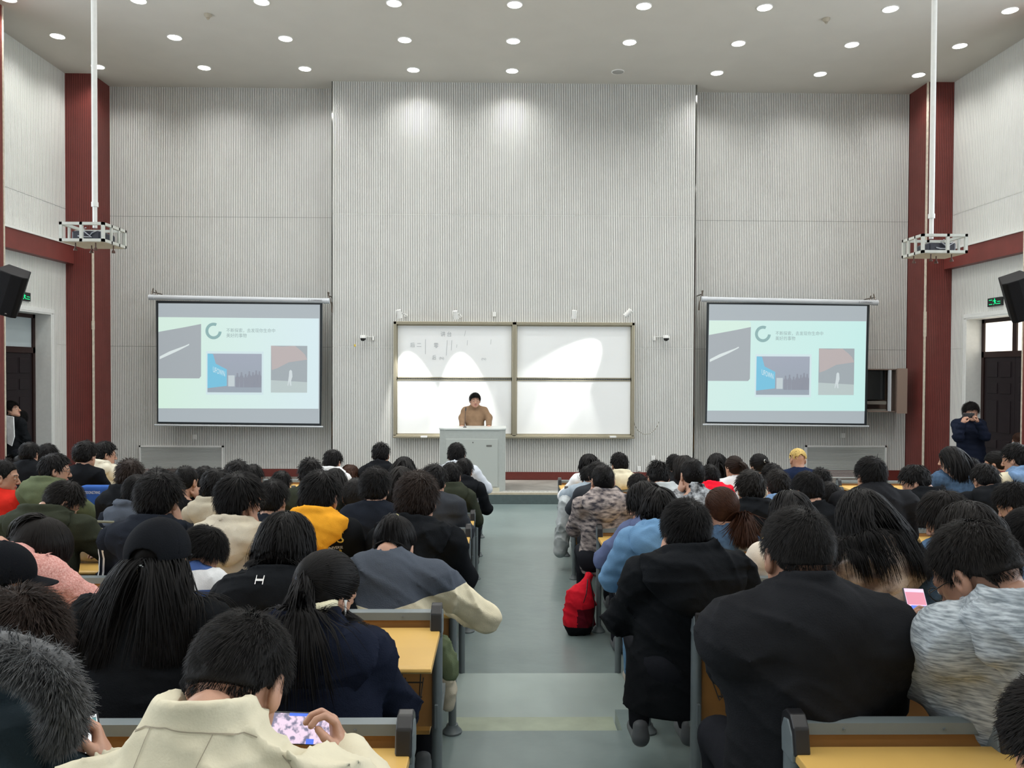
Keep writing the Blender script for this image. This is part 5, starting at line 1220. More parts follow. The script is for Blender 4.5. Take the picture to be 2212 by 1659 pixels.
# ---------------- far rows, left block
T_ = [
 (63, 955, 36, A_, 'person with dark hair in black, head beside the left door, behind the girl with glasses', dict(coat=BK, hair='short')),
 (101, 958, 38, A_, 'person in black jacket seated just right of the left door frame', dict(coat=BK2, hair='short', yaw=10)),
 (184, 953, 42, A_, 'person in black jacket seated against the left red column, beside the white puffer', dict(coat=BK, hair='fluffy', yaw=12)),
 (225, 953, 42, A_, 'person in ivory puffer jacket with glasses turned right, near the left red column', dict(coat=IV, hood=IV, style='puffer', hair='short', yaw=48, glasses=True, arms='desk')),
 (53, 982, 46, A_, 'person with tied hair and glasses in brown collared beige coat, turned right', dict(coat=BG3, hood=K('brown_collar', 84, 68, 48), hair='bun', hc='soft', yaw=62, glasses=True)),
 (117, 979, 50, A_, 'person with glasses in olive green hooded jacket turned right, left block', dict(coat=OG, hood=OG, hair='short', yaw=58, glasses=True, arms=('desk', 'out'))),
 (4, 992, 52, A_, 'person in scarlet sports jacket reaching right at the left edge', dict(coat=RD, hair='crew', yaw=68, arms=('desk', 'out'), skin=m_skin, collar='stand')),
 (280, 992, 54, A_, 'person with brownish crew cut in black hoodie, in front of the left screen grille', dict(hood=BK, hair='spiky', hc='brown')),
 (338, 1012, 46, A_, 'person with curly hair in dark top, right of the brownish crew cut', dict(hair='fluffy', hc='soft', coat=BK2)),
 (372, 1014, 42, A_, 'person with wavy dark brown hair, head half hidden before the left grille', dict(hair='fluffy', hc='brown', coat=BK2)),
 (296, 1026, 52, 4, 'person in charcoal hooded sweatshirt over navy, left of the black parka with raised hand', dict(coat=NV2, hood=SL8, hair='short', hs=1.0)),
 (401, 1005, 50, A_, 'person in black with right hand at the cheek, below the left screen corner', dict(coat=BK, hair='crew', yaw=14, arms=('desk', 'chin'))),
 (441, 1007, 42, A_, 'person with dark hair partly hidden between two heads under the left screen', dict(coat=BK2, hair='short')),
 (466, 1011, 58, A_, 'person in stone coloured hooded cotton jacket, under the left screen', dict(coat=BG3, hood=BG3, hair='short', yaw=6)),
 (512, 995, 50, A_, 'person with dark wavy hair under the right half of the left screen', dict(coat=BK, hair='fluffy')),
 (545, 1003, 44, A_, 'person with short hair and grey collar under the right corner of left screen', dict(coat=GR, hood=GR, hair='short')),
 (607, 1017, 44, A_, 'person with round dark hair right of the left screen', dict(coat=BK2, hair='short', hs=.95)),
 (588, 1036, 62, 4, 'person in dark blue sweater, head between the glasses wearer and the mustard hood', dict(coat=NV2, hair='short', yaw=12)),
 (670, 990, 50, A_, 'person in dark olive sweater, behind the mustard hooded person', dict(coat=OL, hair='spiky', yaw=-12)),
 (719, 971, 38, 7, 'person in white hooded jacket leaning right of the left screen', dict(coat=WH, hood=WH, hair='short', yaw=20, pitch=20)),
 (756, 1004, 38, A_, 'person with brown hair and a small clip, behind the mustard hooded person', dict(coat=BK2, hair='bob', hc='red')),
 (724, 1010, 42, 6, 'person with long dark hair and grey sherpa collar beside the mustard hood', dict(coat=SHP, hair='long')),
 (823, 956, 37, 8, 'person in black hooded jacket seated before the left half of the whiteboard', dict(hood=BK, hair='spiky', bulk=1.1)),
 (873, 985, 42, A_, 'person with long straight black hair before the whiteboard', dict(hair='long', coat=BK2)),
 (810, 1011, 60, A_, 'person in dark grey blue jacket with short hair and bare neck', dict(coat=NV2, hair='fluffy', arms='desk', pitch=4)),
 (865, 1006, 46, A_, 'person with dark hair showing brown strands, left of the fluffy haired person', dict(coat=BK, hair='long', hc='soft', hopt=dict(length=.2))),
 (768, 1031, 58, A_, 'person with close cut hair and visible ears, right of the mustard hood', dict(coat=BK, hair='crew', hc='grey', skin=m_skin)),
 (938, 1003, 52, A_, 'person in slate padded jacket, right of the fluffy haired person', dict(coat=GR, style='puffer', hair='fluffy', yaw=8, pitch=16, bulk=1.1)),
 (975, 998, 43, A_, 'person in dark olive hooded jacket near the aisle, left block', dict(coat=OL, hood=OL, hair='short', yaw=10)),
 (1002, 990, 38, A_, 'person in black jacket at the aisle, in front of the silver puffer', dict(coat=BK, hood=BK, hair='short', yaw=12, bulk=1.05)),
 (986, 956, 38, 8, 'person in silver white puffer jacket right in front of the lectern', dict(coat=WG, hood=WG, style='puffer', hair='short', bulk=1.25, arms=('desk', 'out'))),
 # right block far rows
 (1272, 980, 35, 8, 'person in white padded jacket leaning left at the front of the right block', dict(coat=WH, hood=WH, style='puffer', hair='bob', hipx=-.02, arms='out', roll=-8, pitch=20)),
 (1338, 977, 36, 8, 'person in cream hoodie with lettered hood, right front row', dict(coat=CR, hood=CR, hair='short', yaw=-16)),
 (1270, 1007, 30, 7, 'person with dark hair in pale blue grey jacket behind the tribal patterned jacket', dict(coat=K('pale_blue_grey', 150, 162, 172), hair='bowl', hs=.86)),
 (1291, 997, 40, 6, 'person with dark fluffy hair just behind the tribal patterned jacket', dict(coat=GR, hair='fluffy')),
 (1303, 1001, 53, 5, 'person in grey tribal patterned hooded jacket leaning on the left hand', dict(coat=TRI, hood=TRI, hair='crew', yaw=-4, arms=('chin', 'desk'), bulk=1.1, hood_scale=1.1)),
 (1378, 1022, 40, A_, 'person with bowed dark head and white collar, right block', dict(coat=WH, hair='bowl', pitch=25)),
 (1422, 995, 48, A_, 'person in light grey hoodie with spiky hair, right block', dict(coat=LG, hood=LG, hair='spiky', pitch=25, hood_scale=1.15)),
 (1457, 981, 34, A_, 'person with smooth black hair behind the light grey hoodie', dict(coat=BK2, hair='short')),
 (1478, 984, 42, A_, 'person with shoulder length hair left of the floral jacket head', dict(coat=BK2, hair='bob', hc='soft')),
 (1496, 988, 54, 5, 'person in black and white floral jacket with left hand at the cheek', dict(coat=FLO, hair='crew', arms=('chin', 'desk'), yaw=-6, collar='stand')),
 (1534, 1003, 38, 6, 'person in bright red hooded jacket, right block', dict(coat=RD2, hood=RD2, hair='short', hood_scale=1.2)),
 (1549, 978, 42, A_, 'person with long smooth black hair behind the red hood', dict(coat=BK2, hair='long', hopt=dict(length=.16))),
 (1586, 985, 37, A_, 'person with chestnut ponytail and white coat, right block', dict(coat=WH, hair='pony', hc='brown', yaw=-22, hopt=dict(tailL=.26))),
 (1640, 980, 38, A_, 'person with short ponytail and white hair tie under the right screen', dict(coat=CR2, hair='pony', yaw=-18, hopt=dict(tailL=.12))),
 (1668, 1001, 42, A_, 'person with smooth dark hair and ivory puffer, right of the short ponytail', dict(coat=IV, hood=IV, style='puffer', hair='bowl', roll=6)),
 (1622, 1016, 58, 5, 'person with wavy hair in cream jacket with black hood, right block', dict(coat=CR, hood=BK, hair='fluffy', hc='soft', hood_scale=1.2)),
 (1680, 1015, 48, A_, 'person with wavy dark hair and pale denim collar', dict(coat=DN2, hood=DN2, hair='fluffy', hc='soft')),
 (1724, 969, 35, 8, 'person in tan baseball cap and navy jacket before the right louvred grille', dict(coat=K('ink_blue_cloth', 28, 38, 62), hair='none', cap=(captan, 0), bulk=1.1)),
 (1745, 1018, 58, A_, 'person with bowed head in black, left of the broad black jacket', dict(coat=BK, hair='short', yaw=-18, pitch=18)),
 (1774, 1011, 40, A_, 'person with short spiky hair behind the bowed head in black', dict(coat=BK2, hair='spiky')),
 (1792, 1040, 38, 5, 'person with low round dark head beside the broad black jacket', dict(coat=BK, hair='short', hs=.88)),
 (1882, 986, 58, A_, 'person in broad black bomber jacket sitting upright before the right grille', dict(coat=BK2, hair='short', bulk=1.42, yaw=-6, pitch=2, collar='stand', torsoyaw=0)),
 (1976, 1003, 52, A_, 'person bending left in black hooded jacket below the right red column', dict(coat=BK, hood=BK, hair='short', yaw=-55, pitch=30, bulk=1.15, hipx=.22, hood_scale=1.1)),
 (2056, 963, 42, 6, 'person with long hair and denim jacket photographing with a raised left hand', dict(coat=DN, hair='long', yaw=-38, arms=('chin', 'desk'), hs=1.0, hopt=dict(length=.2))),
 (2092, 985, 44, 7, 'person with short hair looking left beside the denim jacket', dict(coat=BK, hair='crew', yaw=-62, pitch=15)),
 (2128, 1000, 52, 5, 'person with dark hair in large black hooded sweatshirt at the right', dict(coat=BK, hood=BK, hair='short', bulk=1.35, hood_scale=1.3, pitch=30)),
 (2152, 974, 42, 8, 'person with hair in a low bun looking left, right edge', dict(coat=MR, hair='bun', yaw=-42, pitch=12, hopt=dict(tie=(0, -.115, .0)))),
 (2196, 957, 48, 6, 'person in cream and blue jacket at the right edge by the column', dict(coat=CR, hood=DN2, hair='short', yaw=-35, pitch=12)),
 (2190, 1042, 64, 4, 'person in black jacket with hand at the face near the right edge', dict(coat=BK, hair='fluffy', yaw=-30, pitch=28, arms=('chin', 'desk'))),
 # middle rows
 (140, 1038, 64, 3, 'person with bowed head in dark green jacket, left side', dict(coat=OL, hood=OL, hair='short', hc='soft', yaw=48, pitch=42, bulk=1.25, hipx=-.10, d=4.5, arms=('desk', 'out'))),
 (343, 1020, 84, 3, 'person in black hooded parka with right hand raised to the temple', dict(coat=NV2, hood=NV2, hair='fluffy', bulk=1.25, arms=('desk', 'chin'), hood_scale=1.3, yaw=10)),
 (516, 1022, 84, 3, 'person with glasses in sand coloured hooded jacket with printed lettering', dict(coat=BG2, hood=BG2, hair='bowl', yaw=32, arms=('desk', 'chin'), glasses=True, bulk=1.1, hood_scale=1.15)),
 (692, 1016, 82, 3, 'person with mustard orange hood over a printed black jacket', dict(coat=BK, hood=YE, hair='short', bulk=1.12, hood_scale=1.06, yaw=14, pitch=16, nup=.05)),
 (900, 1021, 92, 3, 'person with fluffy brown black hair in black hoodie with small gold mark', dict(coat=BK, hood=BK, hair='fluffy', hc='brown', bulk=1.15, arms='desk', hood_scale=1.15)),
 (1393, 1040, 66, 4, 'person in periwinkle jacket resting an arm on the desk, near the aisle', dict(coat=PW, hood=PW, hair='bob', yaw=-48, pitch=18, arms=('out', 'desk'), bulk=1.05)),
 (1424, 1052, 70, 3, 'person in long steel blue hooded puffer coat at the aisle', dict(coat=SB, hood=SB, style='puffer', hair='long', bulk=1.10, hood_scale=1.25, arms=('desk', 'desk'), hemz=.36, skirt=-.04, pitch=22, hopt=dict(length=.05), trousers=SB, shoes=m_shoe)),
 (1560, 1052, 70, 4, 'person with auburn ponytail and white hair band in denim jacket', dict(coat=DN, hair='pony', hc='red', hopt=dict(tie=(.055, -.105, -.03), tailL=.24, spread=.22, n0=2400), bulk=1.0, yaw=-14)),
 (1708, 1059, 92, 3, 'person with long black hair in cream wool coat, right block', dict(coat=CR2, hair='long', hopt=dict(length=.12), hs=1.12, bulk=1.1, hipx=-.06)),
 (1863, 1055, 96, 2, 'person with long loose black hair in tie dyed fleece hoodie', dict(coat=TD, hood=TD, hair='long', hopt=dict(length=.25, drift=(.42, 0, 0), spread=.0, n0=5600), bulk=1.05, hood_scale=1.0, hipx=.04)),
 (2040, 1060, 92, 3, 'person with head tilted left and black sleeve propping it, right block', dict(coat=DN, hair='bowl', hc='soft', yaw=-40, pitch=30, roll=-10, arms=('chin', 'desk'), hs=1.12, bulk=1.05)),
 (2092, 1085, 104, 2, 'person with dark brown hair bowed in denim jacket behind the heather hoodie', dict(coat=DN, hair='bob', hc='soft', pitch=28, hs=1.1)),
 (2225, 1098, 90, 2, 'person in black jacket with cream cord at the right edge', dict(coat=BK, hair='short', arms='desk')),
 (90, 1118, 104, 2, 'person with ponytail in pink fleece jacket bowed over the desk', dict(coat=PK, hood=PK, hair='pony', hc='soft', yaw=50, pitch=55, nup=.10, nback=.05, bulk=1.2, arms=('desk', 'out'), hopt=dict(tie=(.0, -.09, .09), tailL=.26, taild=(-1, -.4, .0)), elbow_out=.05, hood_scale=1.1)),
 (441, 1137, 74, 2, 'person in blue and white striped sweater with bowed head', dict(coat=[WH, BL], hair='bowl', yaw=50, pitch=42, bulk=.85, style='sweater', stripes=1)),
 (618, 1107, 104, 2, 'person with black bob in black padded jacket with metal clasp', dict(coat=BK, style='puffer', hood=BK, hair='bob', bulk=1.2, hood_scale=1.5, pitch=14, hipx=-.08)),
 (853, 1115, 90, 2, 'person with high ponytail in beige jacket with slate blue shoulders', dict(coat=[CR, SL8], hair='pony', hopt=dict(tie=(0, -.085, .105), tailL=.20, taild=(-.1, -1, .1), spread=.10), bulk=1.25, pitch=36, nup=.075, nback=.02, stripes=2, arms=('out', 'out'), elbow_out=.06, yaw=10)),
 (1482, 1078, 98, 2, 'person in black hooded coat seated at the aisle, hand at the chin', dict(coat=BK, hood=BK, hair='short', bulk=1.22, arms=('chin', 'out'), hood_scale=1.32, yaw=-4, skirt=-.05, hemz=.42, pitch=6, nup=.045)),
 # near rows
 (340, 1122, 128, 1, 'person in black baseball cap with long loose black hair and black coat', dict(coat=BK, hair='long', cap=(capblack, 0), bulk=1.12, hopt=dict(length=.27, spread=.12, zmax=.03, vol=.002), pitch=8)),
 (705, 1190, 126, 1, 'person with low ponytail, earphones and cream turtleneck in navy coat', dict(coat=NV, hood=NV, hair='pony', yaw=34, pitch=24, bulk=1.12, hood_scale=1.35, hopt=dict(tie=(0, -.112, .030), taild=(.05, -.55, -.25), tailL=.40, spread=.12), hipx=.05)),
 (1724, 1093, 150, 1, 'person with short fade haircut in broad black wool coat', dict(coat=BK2, hair='fade', hc='grey', skin=m_skin2, bulk=1.30, arms=('out', 'desk'), collar='stand', yaw=-3, pitch=14, d=2.30, sleeve=1.22, wr=.013, elbow_out=-.02, sh_drop=.06, kb=.12, nup=.05)),
 (2103, 1120, 165, 1, 'person with glasses in heather grey hoodie using a phone', dict(coat=HG, hood=HG, hair='fade', hc='soft', skin=m_skin2, yaw=-30, pitch=36, nup=.055, glasses=True, bulk=1.18, d=2.2, hipx=.14, hood_scale=1.15, sleeve=1.15, arms=('lap', 'lap'))),
 (-8, 1172, 120, 1, 'person in black cap and glasses in profile at the left edge', dict(coat=BK, hair='fade', cap=(capblack, 0), yaw=68, pitch=10, glasses=True, skin=m_skin2)),
 (38, 1277, 168, 0, 'person with brown black hair and grey fur trimmed hood, bottom left corner', dict(coat=K('dark_teal_cloth', 44, 54, 60), hood=K('dark_teal_cloth', 44, 54, 60), hair='fluffy', hc='brown', bulk=.92, d=1.78, hood_scale=1.05, pitch=15, hipx=-.10, legs=True)),
 (520, 1318, 212, 0, 'person with short fade haircut in beige cotton jacket playing on a phone', dict(coat=BG, hair='fade', hc='grey', bulk=1.22, d=1.52, yaw=10, pitch=38, collar='high', sleeve=1.2, wr=.022, nup=.06, nback=.02, sh_drop=.075)),
 (2296, 1472, 190, 0, 'person with fluffy dark hair cut off by the bottom right corner', dict(coat=BK, hair='fluffy', hc='soft', d=1.62, hs=1.0, arms='lap')),
]
def assign(T):
    """seat everybody: a row whose distance fits the head size, nobody in a neighbour's place"""
    placed = []; out = {}
    for t in T:
        if t[3] != A_: 
            d_ = t[5].get('d', min(max(FPX * .186 / t[2], ROWD[t[3]] - .84), ROWD[t[3]] - .50)); placed.append((t[3], (t[0] - VX) / FPX * d_, t[0])); out[t[:2]] = (t[3], d_)
    for t in sorted([t for t in T if t[3] == A_], key=lambda t: -t[2]):
        best = None
        for k_ in range(2, 9):
            dd = min(max(FPX * .186 / t[2], ROWD[k_] - .84), ROWD[k_] - .50); zz = 2.2 - (t[1] - 800) * dd / FPX - floor_z(dd - .1); x = (t[0] - VX) / FPX * dd
            cst = abs(math.log(t[2] * dd / FPX / .19)) + abs(zz - 1.28) * 1.2 + sum(max(0, .46 - abs(x - xx)) * 4 for r_, xx, _ in placed if r_ == k_)
            if best is None or cst < best[0]: best = (cst, k_, x, dd)
        placed.append((best[1], best[2], t[0])); out[t[:2]] = (best[1], best[3])
    return out
SEATS = assign(T_)
for (px, tp, w, row, lab, kw) in T_:
    row = SEATS[(px, tp)][0]
    kw = dict(kw)
    if px == 520:
        W_ = P(742, 1632, 1.80); kw['hands'] = ((P(545, 1660, 1.86), (.3, .6, .7), (1, 0, .2), 'grip'), (W_, (-.30, .12, 1), (-.75, -.25, 0), 'grip')); kw['elbows'] = (P(330, 1720, 1.6), P(850, 1800, 1.58))
    if tp == 1093: kw['elbows'] = (P(1578, 1432, 2.52), None); kw['hands'] = ((P(1690, 1400, 2.72), (1, .4, 0), (0, 0, -1), 'relaxed'), None)
    if px == 2103:
        kw['hands'] = ((P(1957, 1390, 2.50), (.18, .12, 1), (.9, -.3, 0), 'grip'), (P(2052, 1345, 2.50), (-.9, .2, .18), (0, -.3, -1), 'curled')); kw['elbows'] = (P(2000, 1460, 2.25), P(2230, 1480, 2.2))
    if px == 38:
        kw['hands'] = ((P(60, 1650, 1.75), (1, .5, .3), (0, -.2, -1), 'grip'), (P(226, 1655, 1.70), (-.35, .3, .9), (-.8, -.4, 0), 'grip')); kw['elbows'] = (P(-120, 1700, 1.7), P(120, 1870, 1.60))
    pp[px] = person(px, tp, w, row, lab, **kw)
# ---------------- details worn by people
def sd_path(pts):
    def f(p):
        d = None
        for a, b in zip(pts[:-1], pts[1:]): e = sd_cone(p, a, b, .01, .01); d = e if d is None else np.minimum(d, e)
        return d
    return f
def fur(info, name, pts, n, ln, m, rad=.03, seed=3):
    r = np.random.default_rng(seed); pts = [npv(p) for p in pts]; f = sd_path(pts); i = r.integers(0, len(pts) - 1, n); t = r.random(n)[:, None]
    a = np.array(pts)[i]; b = np.array(pts)[i + 1]; dv = r.normal(size=(n, 3)); dv /= np.linalg.norm(dv, axis=1, keepdims=True); dv = dv + A(0, -.3, -.2); base = a + (b - a) * t + dv * rad * .6
    nz = r.normal(size=(n, 3)) * .3
    path = trace(f, base, dv / np.linalg.norm(dv, axis=1, keepdims=True), 5, ln * r.uniform(.6, 1.1, n) / 5, lambda t: .0, lambda p, d, t: dv + A(0, -.2, -.9) * t + nz, .5)
    V, F = ribbons(f, path, (.0024 if n > 2000 else .004) * r.uniform(.6, 1.4, n)); g = lambda p: f(p) - rad * .85
    lo = np.min(pts, 0) - .08; hi = np.max(pts, 0) + .08; v2, f2 = nets(g, lo, hi, .008)
    V, F, _ = cat([(V, F, 0), (v2, f2, 0)]); o = link(name, mesh_np(name, V - info['org'], F, [m]), info['root'])
m_fur = mat('grey_fur', (.085, .088, .092), .7, noise=.5, nscale=50); m_tanfur = mat('tan_fur', (.40, .27, .13), .7, noise=.4, nscale=40)
i_ = pp[38]; N = i_['N']
fur(i_, 'fur_trim', [P(-50, 1400, 1.60), P(10, 1408, 1.55), P(70, 1425, 1.54), P(115, 1450, 1.55), P(140, 1500, 1.57), P(145, 1545, 1.60), P(125, 1580, 1.64)], 14000, .046, m_fur, .034)
i_ = pp[1560]; N = i_['N']
fur(i_, 'fur_trim', [N + A(.11, .05, .02), N + A(.16, -.02, -.03), N + A(.18, -.05, -.10)], 700, .045, m_tanfur, .028)
i_ = pp[618]; N = i_['N']
# hair band, hair ties, clasp, clip
def ring_on(info, loc, nrm, rad, thick, name, m, arc=(0, 2 * PI)):
    H = info['H']; c = H[:3, :3] @ A(*loc) + H[:3, 3]; n = H[:3, :3] @ A(*nrm); n /= np.linalg.norm(n); a = np.cross(n, A(0, 0, 1)); a /= np.linalg.norm(a); b = np.cross(n, a)
    q = MB(); q.tube([Vector(c + (a * math.cos(t) + b * math.sin(t)) * rad - info['org']) for t in np.linspace(arc[0], arc[1], 17)], thick, 8, cap=False); o = q.build(name, [m], None, smooth=True); o.parent = info['root']; return o
ring_on(pp[705], (0, -.118, .030), (0, -1, .1), .020, .010, 'hair_tie', mat('grey_blue_scrunchie', (.14, .16, .22), .8, bump=.5))
ring_on(pp[853], (0, -.092, .112), (0, -1, .9), .018, .006, 'hair_clip', mat('pale_yellow_clip', (.65, .6, .25), .4))
ring_on(pp[1640], (0, -.130, .055), (0, -1, .2), .018, .007, 'hair_tie', m_white)
ring_on(pp[1560], (.02, -.020, .004), (.0, .15, 1), .112, .009, 'hair_band', m_white, (PI * .62, PI * 1.25))
def dbox(info, name, rects, m, off=.004, sub=6):
    """thin patches laid on the jacket; rects in photo pixels at the wearer's depth"""
    q = MB()
    for poly in rects:
        V = [P(x, y, info['d'] + .0) for x, y in poly]; q.add([tuple(v) for v in V], [tuple(range(len(V)))[::-1]])
    return decal(info, name, q, m, off)
i_ = pp[692]
q = MB(); yy = i_['d'] - .05
def dt(q, s, x0, y0, x1, h, y=yy, mi=0): a = P(x0, y0, y); b = P(x1, y0, y); text_mb(q, s, a, (1, 0, 0), (0, 0, 1), h * y / FPX, mi, width=(b.x - a.x))
dt(q, 'BNVS', 668, 1163, 752, 26); decal(i_, 'gold_print', q, mat('gold_print', (.62, .47, .13), .3, metal=.6))
q = MB(); dt(q, 'IN THE NEW UNIVERSE', 674, 1177, 748, 6.5); dt(q, 'nsi®', 679, 1189, 697, 5); decal(i_, 'white_print', q, mat('white_print', (.75, .75, .75), .5))
for k_, (x, m) in enumerate(((703, 'gold_print'), (713, 'white_print'), (723, None), (732, 'white_print'), (742, 'gold_print'))):
    q = MB(); q.add([tuple(P(a, b, yy)) for a, b in ((x - 3, 1179), (x + 1, 1179), (x + 3, 1182), (x + 2, 1186), (x + 3, 1190), (x, 1190), (x - 1, 1187), (x - 2, 1190), (x - 3, 1190), (x - 1, 1184))], [tuple(range(10))[::-1]])
    decal(i_, 'small_emblem', q, _M[m] if m else mat('grey_print', (.2, .2, .2), .5))
i_ = pp[900]; q = MB(); yy = i_['d'] - .1
q.add([tuple(P(a, b, yy)) for a, b in ((894, 1107), (897, 1107), (896, 1130), (893, 1130))], [(0, 3, 2, 1)]); q.add([tuple(P(a, b, yy)) for a, b in ((898, 1121), (912, 1119), (911, 1122), (898, 1124))], [(0, 3, 2, 1)]); decal(i_, 'gold_mark', q, mat('gold_print', (.6, .4, .1), .4))
i_ = pp[516]; q = MB(); yy = i_['d'] - .1; mp_ = mat('pale_print', (.62, .59, .5), .6)
V = []; n_ = 16
for t in range(n_ + 1):
    a = PI + PI * t / n_; V += [P(533 + 22 * math.cos(a), 1183 - 22 * math.sin(a) * .9 if False else 1178 + 24 * -math.sin(a) * -1 * -1, yy), P(533 + 16 * math.cos(a), 1178 + 18 * -math.sin(a), yy)]
q.add([tuple(v) for v in V], [(2 * t, 2 * t + 1, 2 * t + 3, 2 * t + 2) for t in range(n_)]); dt(q, 'U SPORT', 548, 1176, 566, 8, yy); decal(i_, 'pale_print', q, mp_)
i_ = pp[618]; q = MB(); c = P(549, 1262, i_['d'] - .3)
yy = i_['d'] - .3; s_ = yy / FPX
for (x0, y0, x1, y1) in ((540, 1254, 542, 1270), (557, 1254, 559, 1270), (541, 1260, 558, 1264)): q.add([tuple(P(a, b, yy)) for a, b in ((x0, y0), (x1, y0), (x1, y1), (x0, y1))], [(0, 3, 2, 1)])
decal(i_, 'metal_clasp', q, m_metal, .008, src=[o for o in i_['root'].children if o.name.startswith('hood')][0])
i_ = pp[1863]; q = MB(); yy = i_['d'] - .2; dt(q, 'HUCKI', 1866, 1272, 1932, 13, yy); decal(i_, 'green_lettering', q, mat('dark_green_print', (.02, .07, .05), .6))
q = MB(); q.add([tuple(P(a, b, yy)) for a, b in ((1866, 1232), (1884, 1233), (1896, 1264), (1883, 1266))], [(0, 3, 2, 1)]); decal(i_, 'yellow_tab', q, mat('pale_yellow_tab', (.72, .68, .30), .6))
# sleeve stripes of the black parka, jacket seams of the beige jacket
i_ = pp[343]; q = MB()
E0, S0 = i_['E'][0], i_['SL'][0]
for k_ in (0, 1):
    pts_ = []
    for t in np.linspace(.15, 1.0, 8):
        b_ = S0 * (1 - t) + E0 * t + A(-.045 + .035 * k_, -.066, 0); pts_.append(Vector(b_))
    V = []; 
    for p_ in pts_: V += [(p_.x - .006, p_.y, p_.z), (p_.x + .006, p_.y, p_.z)]
    q.add(V, [(2 * t, 2 * t + 1, 2 * t + 3, 2 * t + 2) for t in range(7)])
decal(i_, 'white_sleeve_stripe', q, mat('white_print', (.75, .75, .75), .5))
i_ = pp[520]; q = MB(); yy = i_['d'] - .15
def seam(q, pts, yy, wpx=1.6):
    V = []; n_ = len(pts)
    for k_, (x, y) in enumerate(pts):
        x1, y1 = pts[min(k_ + 1, n_ - 1)]; x0, y0 = pts[max(k_ - 1, 0)]; dx, dy = x1 - x0, y1 - y0; L_ = math.hypot(dx, dy); nx, ny = -dy / L_ * wpx, dx / L_ * wpx
        V += [tuple(P(x - nx, y - ny, yy)), tuple(P(x + nx, y + ny, yy))]
    q.add(V, [(2 * t, 2 * t + 1, 2 * t + 3, 2 * t + 2) for t in range(n_ - 1)])
def dense(pts, n_=10):
    out = []
    for (a, b) in zip(pts[:-1], pts[1:]):
        for t in range(n_): out.append((a[0] + (b[0] - a[0]) * t / n_, a[1] + (b[1] - a[1]) * t / n_))
    return out + [pts[-1]]
seam(q, dense([(282, 1570), (340, 1542), (395, 1532), (470, 1540), (545, 1556), (610, 1590), (660, 1640)]), yy, 1.2)
decal(i_, 'seam_line', q, mat('beige_seam', (.30, .26, .19), .8), .003)
for sp_ in ([(355, 1540), (340, 1590), (325, 1659)], [(492, 1545), (470, 1600), (455, 1659)]):
    q = MB(); seam(q, dense(sp_), yy, .9); decal(i_, 'seam_line', q, _M['beige_seam'], .003)
i_ = pp[2103]; q = MB(); yy = 2.0; seam(q, dense([(2090, 1318), (2125, 1270)]), yy, .8); decal(i_, 'seam_line', q, mat('grey_seam', (.10, .11, .12), .8), .003)
# cream turtleneck under the navy coat, earphones
i_ = pp[705]; N = i_['N'].astype(f32); 
def tn(p):
    tq = p - (i_['N'] + A(.012, .0, .040)).astype(p.dtype); rr_ = np.sqrt(tq[:, 0] ** 2 + tq[:, 1] ** 2) - .068; d_ = np.sqrt(rr_ ** 2 + np.maximum(np.abs(tq[:, 2]) - .036, 0) ** 2) - .013
    return d_ - .0016 * np.sin(np.arctan2(tq[:, 0], tq[:, 1]) * 46)
v, f_ = nets(tn, i_['N'] - .12, i_['N'] + .14, .0045); link('turtleneck', mesh_np('turtleneck', v - i_['org'], f_, [K('cream_rib_knit', 226, 220, 190)]), i_['root'])
H = i_['H']; ear = H[:3, :3] @ A(.094, -.004, -.006) + H[:3, 3]
q = MB(); q.tube([Vector(ear + A(0, -.004, .006)), Vector(ear + A(.0, -.012, -.012)), Vector(ear + A(.0, -.010, -.034))], .0045, 8, radii=[.006, .004, .0025]); q.tube([Vector(ear + A(.0, -.010, -.034)), Vector(ear + A(-.012, -.016, -.09)), Vector(ear + A(-.030, -.02, -.14)), Vector(ear + A(-.045, .02, -.19))], .0013, 5)
tag(q.build('earphone', [mat('white_earphone', (.8, .8, .78), .35)], smooth=True), 'white wired earphone hanging from the ear of the ponytailed person in navy', 'earphone')
# cap buckle
i_ = pp[340]; H = i_['H']; c = H[:3, :3] @ A(0, -.124, -.004) + H[:3, 3] - i_['org']
q = MB()
for a, b in (((-.010, -.006, -.012), (-.006, 0, .014)), ((.006, -.006, -.012), (.010, 0, .014)), ((-.01, -.006, .010), (.01, 0, .014))): q.box(Vector(c) + Vector(a), Vector(c) + Vector(b))
o = q.build('cap_buckle', [m_metal], None); o.parent = i_['root']
# ---------------- phones in hands
def phone(name, c, right, up, w, h, label, scr):
    right = Vector(right).normalized(); up = Vector(up); up = (up - right * up.dot(right)).normalized(); n = right.cross(up)   # n faces the user side when up x right
    if n.y > 0: n = -n
    r = empty('smartphone', tuple(c), label, 'phone')
    M = Matrix((right, up, n)).transposed().to_4x4(); M.translation = c
    q = MB(); q.box((-w / 2, -h / 2, -.008), (w / 2, h / 2, 0), 0, M); q.build('phone_body', [m_blk], r, bevel=.003)
    q = MB(); q.box((-w / 2 + .003, -h / 2 + .003, 0), (w / 2 - .003, h / 2 - .003, .0008), 0, M); s_ = q.build('phone_screen', [scr[0]], r)
    for nm, (x0, y0, x1, y1), m in scr[1:]:
        q = MB(); q.box((x0 * w, y0 * h, .0008), (x1 * w, y1 * h, .0014), 0, M); q.build(nm, [m], s_)
    return r
sm = mat('phone_game_glow', (.3, .3, .3), .3, emit=srgb(214, 190, 222), estr=.9); nt_ = sm.node_tree
nz_ = nt_.nodes.new('ShaderNodeTexNoise'); nz_.inputs['Scale'].default_value = 70; tc_ = nt_.nodes.new('ShaderNodeTexCoord'); nt_.links.new(tc_.outputs['Object'], nz_.inputs['Vector']); rp_ = nt_.nodes.new('ShaderNodeValToRGB')
